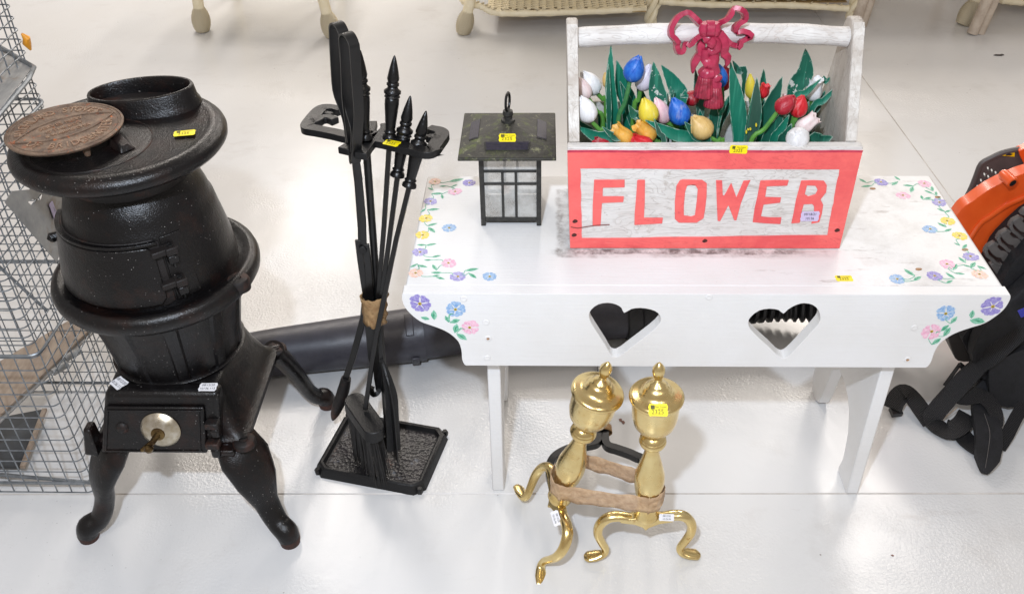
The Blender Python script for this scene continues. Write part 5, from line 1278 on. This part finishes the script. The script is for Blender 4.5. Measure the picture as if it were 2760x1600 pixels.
pl = plate([AX(137, 555, -1.1645), AX(163, 540, -1.1645), AX(168, 618, -1.1645), AX(158, 624, -1.1645)], .0006, 'barcode_card', 'treadle')
b = MB()
for k in range(7):
    t = k/7; a, c = AX(150, 556, -1.1635).lerp(AX(160, 596, -1.1635), t), AX(159, 552, -1.1635).lerp(AX(167, 592, -1.1635), t); b.tube_rect([a, c], .0012 + .0008*(k % 2), .0002, (1, 0, 0))
b.build('bar_code', M['ink'], pl, smooth=False)
def inside(u, v, y, z=None): return at_y(u, v, y)
def quadplate(q, th, nm, mat): P = [Vector(p) for p in q]; n_ = (P[1]-P[0]).cross(P[3]-P[0]).normalized(); mb = MB(); mb.hexa([p - n_*th for p in P], P); return mb.build(nm, M[mat], trap, bevel=.0006)
quadplate([at_z(-60, 1085, .155), at_z(-60, 930, .155), at_z(186, 784, .16), at_z(236, 803, .16)], .006, 'treadle_board', 'treadle')
quadplate([at_z(-60, 1100, .150), at_z(-60, 1088, .150), at_z(236, 806, .155), at_z(240, 812, .155)], .004, 'board_edge', 'sheet')
for u, v in ((178, 872), (148, 905)):
    p = at_z(u, v, .158); b = MB(); b.tube([p + Vector((-.010, -.014, 0)), p + Vector((.010, .014, 0))], .008, 12); b.build('hinge_barrel', M['sheet'], trap)
quadplate([at_z(-60, 1150, .020), at_z(-60, 1040, .020), at_z(108, 1008, .020), at_z(50, 1152, .020)], .003, 'base_plate', 'darkplate')
quadplate([at_z(50, 1152, .024), at_z(106, 1008, .024), at_z(117, 1008, .024), at_z(62, 1153, .024)], .006, 'plate_flange', 'treadle')
quadplate([at_z(-30, 180, .800), at_z(0, 118, .800), at_z(80, 168, .800), at_z(-20, 300, .800)], .002, 'upper_shelf_or_shade', 'sheet')
b = MB(); b.tube([at_z(-20, 104, .803), at_z(84, 166, .803), at_z(70, 196, .803), at_z(-20, 304, .803)], .0042, 8); b.build('shelf_rod', M['rodm'], trap)
b = MB(); b.tube([at_z(-20, 1165, .03), at_z(240, 1188, .03)], .004, 8); b.build('brace_rod', M['rodm'], trap)
b = MB(); b.tube([at_y(-30, 630, .30), at_y(100, 750, .30), at_y(118, 765, .30)], .0035, 8); b.build('brace_rod', M['rodm'], trap)
c_ = at_x(66, 106, -1.170); b = MB(); b.tube([c_ + Vector((0, -.006, .019)), c_ + Vector((.004, -.003, .010)), c_, c_ + Vector((.001, .003, -.014))], [.002, .0065, .0075, .002], 10); b.build('tag_clip', simple('orange_plastic_tag', 'e59a2a', rough=.4), trap)

# ------------------------------------------------------------------ backpack leaf blower: tube, hose, body, harness
M['plastic'] = simple('dark_grey_plastic', '38373e', '403f46', 40, .40, 0, .0003, 500, rvar=.05)
M['plastic2'] = simple('black_plastic', '19191b', '212124', 40, .4, 0, .0003, 400)
M['cover'] = simple('grey_engine_cover', '4c4948', '565251', 30, .5, 0, .0004, 500)
M['orange'] = simple('orange_gloss_plastic', 'e85f26', 'e0551e', 20, .28, 0, .0002, 40, coat=.3)
def webm():
    t = NT('black_webbing'); wv = t.wave(95, 0, 0, 1, t.mapping(rot=(0, 0, .9)), 'X'); t.color(t.mix(wv, C4('0d0d0f'), C4('1d1c1f'))); t.rough(.7); t.bump(wv, .0012); return t.m
M['web'] = webm(); M['fabric'] = simple('black_padded_fabric', '0d0e11', '16161b', 60, .75, 0, .0008, 260)
bw = thing('leaf_blower', 'orange and black backpack leaf blower with webbing harness, its tube lying behind the bench', 'leaf blower', (.85, .45, 0))
ca = at_z(690, 864, .057); cb = at_z(980, 829, .062); cc_ = at_z(1052, 822, .062)
dv = (cb - ca).normalized(); ca2 = ca - dv*.16
b = MB(); P = [ca2, ca2.lerp(ca, .6), ca, cb, cb + dv*.06]; b.tube([Vector((p.x, p.y, r + .001)) for p, r in zip(P, (.050, .053, .0555, .0625, .0635))], [.050, .053, .0555, .0625, .0635], 48); b.build('blower_tube', M['plastic'], bw, angle=50)
e0 = cb + dv*.06; 
c1 = e0 + dv*.0; c2 = at_z(1150, 812, .055); c3 = at_z(1400, 785, .062); c4 = at_z(1538, 772, .064)
b = MB(); b.tube([Vector((c1.x, c1.y, .0635)), Vector((c1.x, c1.y, .0635)) + dv*.004, Vector((c2.x, c2.y, .056)), Vector((c3.x, c3.y, .060)), Vector((c4.x, c4.y, .064))], [.060, .0585, .0545, .056, .058], 40); b.build('control_tube', M['plastic'], bw, angle=50)
b = MB(); d4 = (c4 - c3).normalized(); q = Vector((c4.x, c4.y, .064)); b.tube([q - d4*.004, q, q + d4*.030, q + d4*.034, q + d4*.036, q + d4*.070], [.060, .063, .063, .058, .0565, .0565], 40); b.build('tube_collar', M['plastic2'], bw, angle=30)
for u, v, du in ((1018, 894, 0), (1003, 772, 0)):
    p = cb + dv*(.035 if v > 800 else .028); 
    ang = -70 if v > 800 else 52; perp = Vector((-dv.y, dv.x, 0)); 
    b = MB(); 
    for a_ in [0]:
        arc = []
        for k in range(7):
            aa = math.radians((-62 if v > 800 else 38) + k*8); arc.append(Vector((p.x, p.y, .0628)) + (-perp*math.cos(aa) + Z3*math.sin(aa))*.0655)
        b.tube_rect(arc, .009, .003, [(a2 - Vector((p.x, p.y, .0628))) for a2 in arc])
    b.build('tube_clip', M['plastic'], bw, bevel=.002)
# corrugated hose
h0 = q + d4*.070; h1 = at_z(1760, 748, .075); h2 = at_z(1930, 735, .080); h3 = Vector((.55, .50, .12)); h4 = Vector((.66, .47, .20))
P = smooth_path([h0, Vector((h1.x, h1.y, .075)), Vector((h2.x, h2.y, .082)), h3, h4], 40); L_acc = 0; rr = []
for i, p in enumerate(P):
    if i: L_acc += (P[i]-P[i-1]).length
    s_ = (L_acc / .0205) % 1; rr.append(.047 + .010 * (1 if .18 < s_ < .78 else (.3 if .08 < s_ < .88 else 0)))
b = MB(); b.tube(P, rr, 26); b.build('corrugated_hose', M['plastic2'], bw, angle=40)
# fan housing
YB = .42
def polyD(pts, y): return [((p := at_y(a, c, y)).x, p.z) for a, c in pts]
ho = sm2(polyD([(2300,640),(2356,528),(2394,495),(2440,463),(2485,441),(2530,424),(2600,412),(2680,430),(2760,500),(2790,620),(2770,760),(2680,860),(2520,900),(2380,860),(2310,760)], YB), 4)
b = MB(); b.slab(ho, f=lambda x, z: Vector((x, YB, z)), d=Vector((0, .032, 0))); b.build('fan_housing', M['orange'], bw, bevel=.015, seg=6, angle=60)
b = MB(); b.slab([(cx_*.72 + .28*.84, cz_*.72 + .28*.26) for cx_, cz_ in ho], f=lambda x, z: Vector((x, YB + .0325, z)), d=Vector((0, .06, 0))); b.build('fan_back', M['plastic2'], bw, bevel=.01)
cz = at_y(2640, 720, YB); 
def arcband(k, w, nm='housing_ridge'):
    P = [Vector((cz.x + (x - cz.x)*k, YB - .002, cz.z + (z - cz.z)*k)) for x, z in ho]; mb = MB(); mb.tube(P, w, 8, closed=True, flat=(1, .5), upv=(0, -1, 0)); mb.build(nm, M['orange'], bw)
arcband(.84, .006); arcband(.70, .004)
# engine cover behind with vents
YC = .54
co = polyD([(2352,560),(2362,526),(2376,494),(2392,462),(2404,432),(2416,404),(2440,390),(2466,378),(2500,370),(2540,366),(2600,380),(2640,480),(2600,600),(2420,600)], YC)
hol = []
def edge_x(y): # left silhouette of the cover at height y, in picture units
    E_ = [(396,2430),(404,2416),(432,2404),(462,2392),(494,2376),(526,2362),(560,2352)]
    for (y0, x0), (y1, x1) in zip(E_, E_[1:]):
        if y0 <= y <= y1: return x0 + (x1-x0)*(y-y0)/(y1-y0)
    return 2430
for k in range(8):
    for r in range(6):
        cy_ = 410 + k*15 + r*5.5; cx_ = 2426 + r*9.5 - k*8.5 - 4
        if cx_ - 6 > edge_x(cy_) + 5 and cy_ < 545 and cx_ < 2452: hol.append([(cx_-3.0, cy_-4.6), (cx_+1.6, cy_-5.4), (cx_+4.2, cy_+3.4), (cx_-.4, cy_+4.6)])
b = MB(); b.slab(co, [polyD(h, YC) for h in hol], f=lambda x, z: Vector((x, YC, z)), d=Vector((0, .006, 0))); b.build('engine_cover', M['cover'], bw, smooth=False)
b = MB(); rimp = [Vector((x, YC + .002, z)) for x, z in co[1:10]]; b.tube(smooth_path(rimp, 3), .006, 8); b.build('cover_edge', M['cover'], bw)
b = MB(); b.slab(polyD([(2474,470),(2482,440),(2530,430),(2600,430),(2640,480),(2560,560),(2480,500)], YC), f=lambda x, z: Vector((x, YC + .008, z)), d=Vector((0, .04, 0))); b.build('engine_block', M['plastic2'], bw, bevel=.01)
b = MB(); b.slab(sm2(polyD([(2508,380),(2520,364),(2560,352),(2640,360),(2660,440),(2560,450)], YC-.006), 3), f=lambda x, z: Vector((x, YC - .010, z)), d=Vector((0, .02, 0))); b.build('top_cover', M['orange'], bw, bevel=.006, seg=3)
b = MB(); b.slab(polyD([(2461,382),(2497,371),(2496,385)], YC - .001), f=lambda x, z: Vector((x, YC - .0025, z)), d=Vector((0, .001, 0))); wl = b.build('warning_label', simple('warning_yellow', 'e8c400', rough=.5), bw, smooth=False)
b = MB(); b.slab(polyD([(2474,382),(2482,376),(2492,379),(2486,382)], YC - .003), f=lambda x, z: Vector((x, YC - .0045, z)), d=Vector((0, .001, 0))); b.build('warning_print', M['ink'], wl, smooth=False)
# spark port
p0 = at_y(2473, 432, YB - .01); p1 = at_y(2492, 450, YB - .032)
b = MB(); b.tube([p0 + Vector((0,.006,0)), p0, p1, p1 + (p1-p0)*.02], [.0105, .0115, .0115, .0105], 24); b.build('port', M['orange'], bw, angle=50)
b = MB(); b.tube([p1 + (p1-p0)*.03, p1 + (p1-p0)*.06], .0072, 18); b.build('port_mouth', M['plastic2'], bw)
# lattice back frame in front of the housing
YL = .335
def qd(x, y): return ((2560 + .3425*x)*KK, (360 + .3425*y)*KK)
def lat(pts, w, t=.006, y=YL, nm='lattice_bar'):
    P = [at_y(*qd(a, c), y) for a, c in pts]; mb = MB(); mb.tube_rect(P, w, t, (0, -1, .15)); mb.build(nm, M['cover'], bw, bevel=.0015)
for k in range(3):
    ox, oy = k*98, -k*100
    lat([(275+ox,915+oy),(300+ox,880+oy),(345+ox,855+oy),(372+ox,870+oy)], .0035)
    lat([(275+ox,915+oy),(290+ox,955+oy),(330+ox,985+oy),(350+ox,1010+oy),(395+ox,1030+oy),(440+ox,1000+oy),(470+ox,965+oy)], .0035)
    P = [at_y(*qd(a+ox, c+oy), YL - .006) for a, c in ((322,870),(352,915),(385,945),(425,955),(445,990))]; mb = MB(); mb.tube_rect(smooth_path(P, 3), .0080, .0022, (0, -1, .2)); mb.build('lattice_slat', M['cover'], bw, bevel=.002)
lat([(560,630),(584,600),(640,580)], .005); lat([(395,1030),(420,1075),(470,1040),(584,940),(700,850)], .006); lat([(330,1010),(380,1080),(400,1110)], .006)
for k in range(4):
    for dx, dy in ((-30, 30), (-50, 110)):
        lat([(400+k*78+dx, 1085-k*52+dy-30), (425+k*78+dx, 1060-k*52+dy-30), (455+k*78+dx, 1065-k*52+dy-30), (480+k*78+dx, 1095-k*52+dy-30), (520+k*78+dx, 1098-k*52+dy-30)], .0045)
# back pad, base and harness
def pad(pts, y, d, nm, mat, bev=.015, seg=4, parent=bw):
    mb = MB(); mb.slab(sm2(polyD(pts, y), 3), f=lambda x, z: Vector((x, y, z)), d=Vector((0, d, 0))); return mb.build(nm, M[mat], parent, bevel=bev, seg=seg, angle=60)
pad([(2470,690),(2500,640),(2600,560),(2720,560),(2760,760),(2700,960),(2530,992),(2440,985),(2400,900),(2375,850),(2372,826),(2420,770)], .300, .11, 'back_pad', 'fabric')
pad([(2330,812),(2350,800),(2420,800),(2440,850),(2400,885),(2358,888),(2342,860)], .36, .08, 'base_shell', 'cover', .006)
pad([(2395,870),(2430,800),(2500,730),(2620,640),(2680,720),(2560,840),(2440,930),(2412,925)], .262, .036, 'hip_pad', 'fabric', .012)
pad([(2435,905),(2470,880),(2560,850),(2680,850),(2680,990),(2560,996),(2450,995)], .250, .045, 'lumbar_pad', 'fabric', .012)
def qe(x, y): return ((2380 + .3011*x)*KK, (860 + .3011*y)*KK)
def strap(pts, w, nm='harness_strap', mat='web', t=.0016, up=None, closed=False):
    """pts: (x, y, z) crop pixels with a real height"""
    P = smooth_path([at_z(*qe(a, c), z) for a, c, z in pts], 5, closed); n = len(P); mb = MB()
    W_ = lerp_list(w, n) if isinstance(w, list) else [w]*n
    mb.tube_rect(P, W_, t, up or (0, -.25, 1), closed); return mb.build(nm, M[mat], bw, bevel=.0006, angle=60)
strap([(1262,60,.24),(1000,300,.18),(800,470,.12),(620,660,.07),(480,820,.035),(440,900,.02),(520,980,.012),(600,1000,.02),(700,940,.03),(760,850,.035)], .020)
strap([(80,800,.02),(130,700,.035),(200,650,.045),(280,720,.035),(360,830,.022),(430,930,.012)], .020)
strap([(560,640,.055),(700,690,.062),(850,680,.065),(950,740,.060),(1010,850,.05),(1025,960,.035)], [.018,.021,.021,.018,.015,.010])
strap([(560,960,.014),(680,1010,.012),(760,1090,.010),(850,1150,.012),(900,1150,.015)], .020)
strap([(1262,760,.05),(1180,900,.035),(1110,1040,.02),(1040,1150,.008)], .013)
strap([(900,520,.08),(880,650,.055),(890,800,.045),(930,950,.04),(945,1100,.032),(930,1250,.026),(915,1370,.018)], [.010,.016,.022,.027,.026,.023,.006], 'shoulder_pad', 'fabric', .007)
strap([(905,840,.054),(955,1000,.049),(945,1150,.040),(915,1330,.030)], .0006, 'stitching', 'cover', .0006)
strap([(680,400,.12),(860,545,.085)], .0045, 'buckle', 'plastic2', .004)
strap([(552,590,.062),(690,400,.118)], .0035, 'buckle', 'plastic2', .004)
strap([(70,830,.012),(160,820,.012)], .010, 'buckle', 'plastic2', .006)
strap([(665,785,.045),(590,850,.032),(520,900,.025)], .0012, 'strap_edge', 'treadle', .0008)
b = MB(); p = at_y(2524, 765, .245); b.tube_rect([p + Vector((-.010, 0, -.008)), p + Vector((.03, 0, .02))], .010, .001, (0, -1, 0)); b.build('blue_tag', simple('blue_label', '2a2f9a', rough=.5), bw)

# ------------------------------------------------------------------ wicker furniture at the back
def wick(n, a, b_): 
    t = NT(n); wv = t.wave(60, .6, 1, 1, t.mapping((1, 1, 2.2)), 'DIAGONAL'); c = t.mix(t.ramp(wv, .1, .5), C4(a), C4(b_)); t.color(c); t.rough(.5); t.bump(wv, .003); return t.m
M['cane'] = simple('cream_cane', 'efe4c8', 'e6d9b8', 30, .5, 0, .0006, 160); M['weave'] = wick('cane_weave_feet', 'dcc79c', 'f4ead0'); M['pole'] = simple('whitewashed_pole', 'cdbfae', 'b5a594', 24, .5, 0, .001, 120)
def cane_leg(root, top, foot, r, ballr):
    top, foot = Vector(top), Vector(foot); d = (top - foot).normalized()
    b = MB(); b.tube(smooth_path([foot + d*.03, foot.lerp(top, .5), top], 4), r, 14); lg = b.build('leg', M['cane'], root)
    b = MB(); Q = d.to_track_quat('Z', 'Y').to_matrix().to_4x4()
    n = 26; prof = []
    for i in range(25):
        t = i/24; e = math.sin(PI*min(1, .18 + t*.80)); prof.append((t*ballr*3.1, (ballr*e**.6 + (.0016 if i % 2 else 0)) if t < .98 else r))
    b.lathe(prof, foot, n, Q, rmod=lambda a, z, q: q + .0014*math.cos(13*a + (int(z/(ballr*3.1)*24) % 2)*PI)); b.build('woven_foot', M['weave'], lg, angle=80)
ch = thing('wicker_chair', 'cream cane chair, only two legs with woven ball feet showing at top left', 'chair', tuple(at_z(650, 40)))
f1 = at_z(499, 78); f2 = at_z(820, 92)
cane_leg(ch, f1 + Vector((.012, .02, .35)), f1 + Z3*.002, .022, .036); cane_leg(ch, f2 + Vector((-.055, .03, .35)), f2 + Z3*.002, .022, .036)
b = MB(); b.tube([f1 + Vector((.012, .02, .35)), f2 + Vector((-.055, .03, .35))], .022, 12); b.build('seat_rail', M['cane'], ch)
def weave_panel(root, x0, x1, y, z, depth):
    mb = MB(); n = int((x1-x0)/.030)
    for i in range(n): x = x0 + (i+.5)*(x1-x0)/n; mb.tube_rect([(x, y + .015, z + .004), (x, y + depth, z + .004)], .0075, .0022, (0, 0, 1))
    k = 0; yy = y + .022
    while yy < y + depth:
        P = []
        for i in range(2*n+1): P.append((x0 + i*(x1-x0)/(2*n), yy, z + .004 + .0045*(1 if (i + k) % 4 < 2 else -1)))
        mb.tube_rect(P, .0042, .0012, (0, 0, 1)); yy += .0125; k += 2
    o = mb.build('woven_shelf', M['cane'], root, smooth=False, recalc=False); o['kind'] = 'stuff'
    mb = MB(); mb.box((x0, y + .016, z - .012), (x1, y + depth, z - .010)); mb.build('shelf_board', simple('dark_shelf_underlay', '9c8157', rough=.7), root)
def rim(root, pts, r, wraps=True):
    P = smooth_path(pts, 12); rr_ = [r + (.0022 if i % 4 == 0 else 0) for i in range(len(P))]; mb = MB(); mb.tube(P, rr_, 14); mb.build('wrapped_rim', M['cane'], root, angle=30)
    mb = MB()
    for i, p in enumerate(P):
        if i % 3 == 0: mb.tube([p + Vector((0, -r*.5, r*.95)), p + Vector((.006, -r*.1, r*1.15)), p + Vector((.010, .004, r*1.1))], .0035, 5)
    mb.build('rim_binding', M['weave'], root)['kind'] = 'stuff'
def braid(root, foot, top, r):
    foot, top = Vector(foot), Vector(top); mb = MB()
    for k in range(3):
        P = []
        for i in range(34): t = i/33; a = t*16 + k*2*PI/3; P.append(foot.lerp(top, t) + Vector((r*.62*math.cos(a), r*.62*math.sin(a), 0)))
        mb.tube(P, r*.55, 8)
    mb.build('braided_leg', M['cane'], root)
et = thing('wicker_etagere', 'long cream wicker shelf unit with two woven lower shelves across the top of the picture', 'shelf unit', tuple(at_z(1600, 30)))
zr = .095
a0, a1, a2, a3 = at_y(1158, 8, 2.47), at_y(1235, 33, 2.45), at_y(1420, 30, 2.47), at_y(1590, 22, 2.50)
rim(et, [at_y(1135, -20, 2.60), at_y(1142, 4, 2.52), a0.lerp(a1, .35), a1, a2, a3], .0125)
b0, b1, b2, b3 = at_y(1622, 4, 2.54), at_y(1750, 12, 2.53), at_y(1950, 14, 2.53), at_y(2088, 22, 2.52)
rim(et, [b0, b1, b2, b3], .0125)
weave_panel(et, a1.x - .06, a3.x, 2.465, (a2.z + a3.z)/2 + .006, .35); weave_panel(et, b0.x, b3.x, 2.535, (b1.z + b2.z)/2 + .012, .35)
f3 = at_z(1138, 84); cane_leg(et, f3 + Vector((.085, .03, .30)), f3 + Z3*.002, .021, .034)
f4 = at_z(1600, 58); braid(et, f4 + Vector((0, 0, .0)), f4 + Vector((.012, .0, .45)), .024)
b = MB(); b.tube([f4 + Vector((.010, -.005, .05)), f4 + Vector((.045, .0, .10)), f4 + Vector((.06, 0, .30))], .010, 10); b.build('brace', M['cane'], et)
f5 = at_z(2093, 60); braid(et, f5 + Vector((0, 0, .02)), f5 + Vector((.030, .0, .45)), .024)
b = MB(); b.tube([f5 + Vector((0,0,.0)), f5 + Vector((.004,0,.055))], .023, 14); b.build('leg_sleeve', M['cane'], et)
tb_ = thing('whitewashed_table', 'whitewashed table whose slanting pole legs show either side of a shaded gap at top right', 'table', tuple(at_z(2250, 30)))
def poleleg(u, v, du):
    f = at_z(u, v); t_ = f + Vector((du, .02, .45)); 
    b = MB(); b.tube([f + Vector((-.015, 0, .003)), t_ + Vector((-.015, 0, 0))], .021, 14); b.build('pole_leg', M['pole'], tb_)
    b = MB(); b.tube([f + Vector((.017, .004, .0)), t_ + Vector((.017, .004, 0))], .017, 14); b.build('pole_leg', M['pole'], tb_); return t_
t1 = poleleg(2112, 66, .062); t2 = poleleg(2402, 84, .078)
b = MB(); b.box((t1.x - .05, t1.y - .05, .44), (t2.x + .9, t1.y + .85, .47)); b.build('table_top', M['pole'], tb_, bevel=.004)
for (dx, dy) in ((0, .5), (t2.x - t1.x, .5)):
    b = MB(); b.tube([Vector((t1.x + dx, t1.y + dy, .0)), Vector((t1.x + dx, t1.y + dy, .44))], .02, 12); b.build('pole_leg', M['pole'], tb_)
cr_ = thing('wicker_stool', 'cream wicker seat with a woven ball foot at the top right corner', 'stool', tuple(at_z(2420, 20)))
f6 = at_z(2368, 62); cane_leg(cr_, f6 + Vector((.11, .05, .30)), f6 + Z3*.002, .022, .036)
rim(cr_, [at_y(2440, -10, 2.62), at_y(2470, 2, 2.60), at_y(2540, 7, 2.60), at_y(2640, 4, 2.60)], .013)
q_ = at_y(2500, 0, 2.6); weave_panel(cr_, q_.x - .02, q_.x + .35, 2.62, q_.z + .012, .35)
# unseen boards added above the frame to shade the floor; then the chair's hidden seat
b = MB(); b.box((f3.x + .02, 2.43, .40), (f5.x + .03, 3.10, .42)); b.build('upper_shelf_or_shade', M['cane'], et, bevel=.004)  # added board, out of view, for its shadow
b = MB(); b.box((f3.x + .02, 3.06, .14), (f5.x + .03, 3.08, 1.30)); b.build('back_or_shade_panel', M['cane'], et, bevel=.004)  # unseen panel added to darken the floor beneath the shelves
b = MB(); b.box((f3.x + .02, 2.43, .82), (f5.x + .03, 3.04, .84)); b.build('upper_shelf_or_shade', M['cane'], et, bevel=.004)  # second unseen shade board
b = MB(); b.box((f1.x + .01, f1.y, .352), (f2.x - .05, f1.y + .45, .385)); b.build('seat', M['cane'], ch, bevel=.01)
for dx in (0.03, f2.x - f1.x - .06):
    b = MB(); b.tube([f1 + Vector((dx, .42, 0)), f1 + Vector((dx, .42, .35))], .02, 12); b.build('leg', M['cane'], ch)
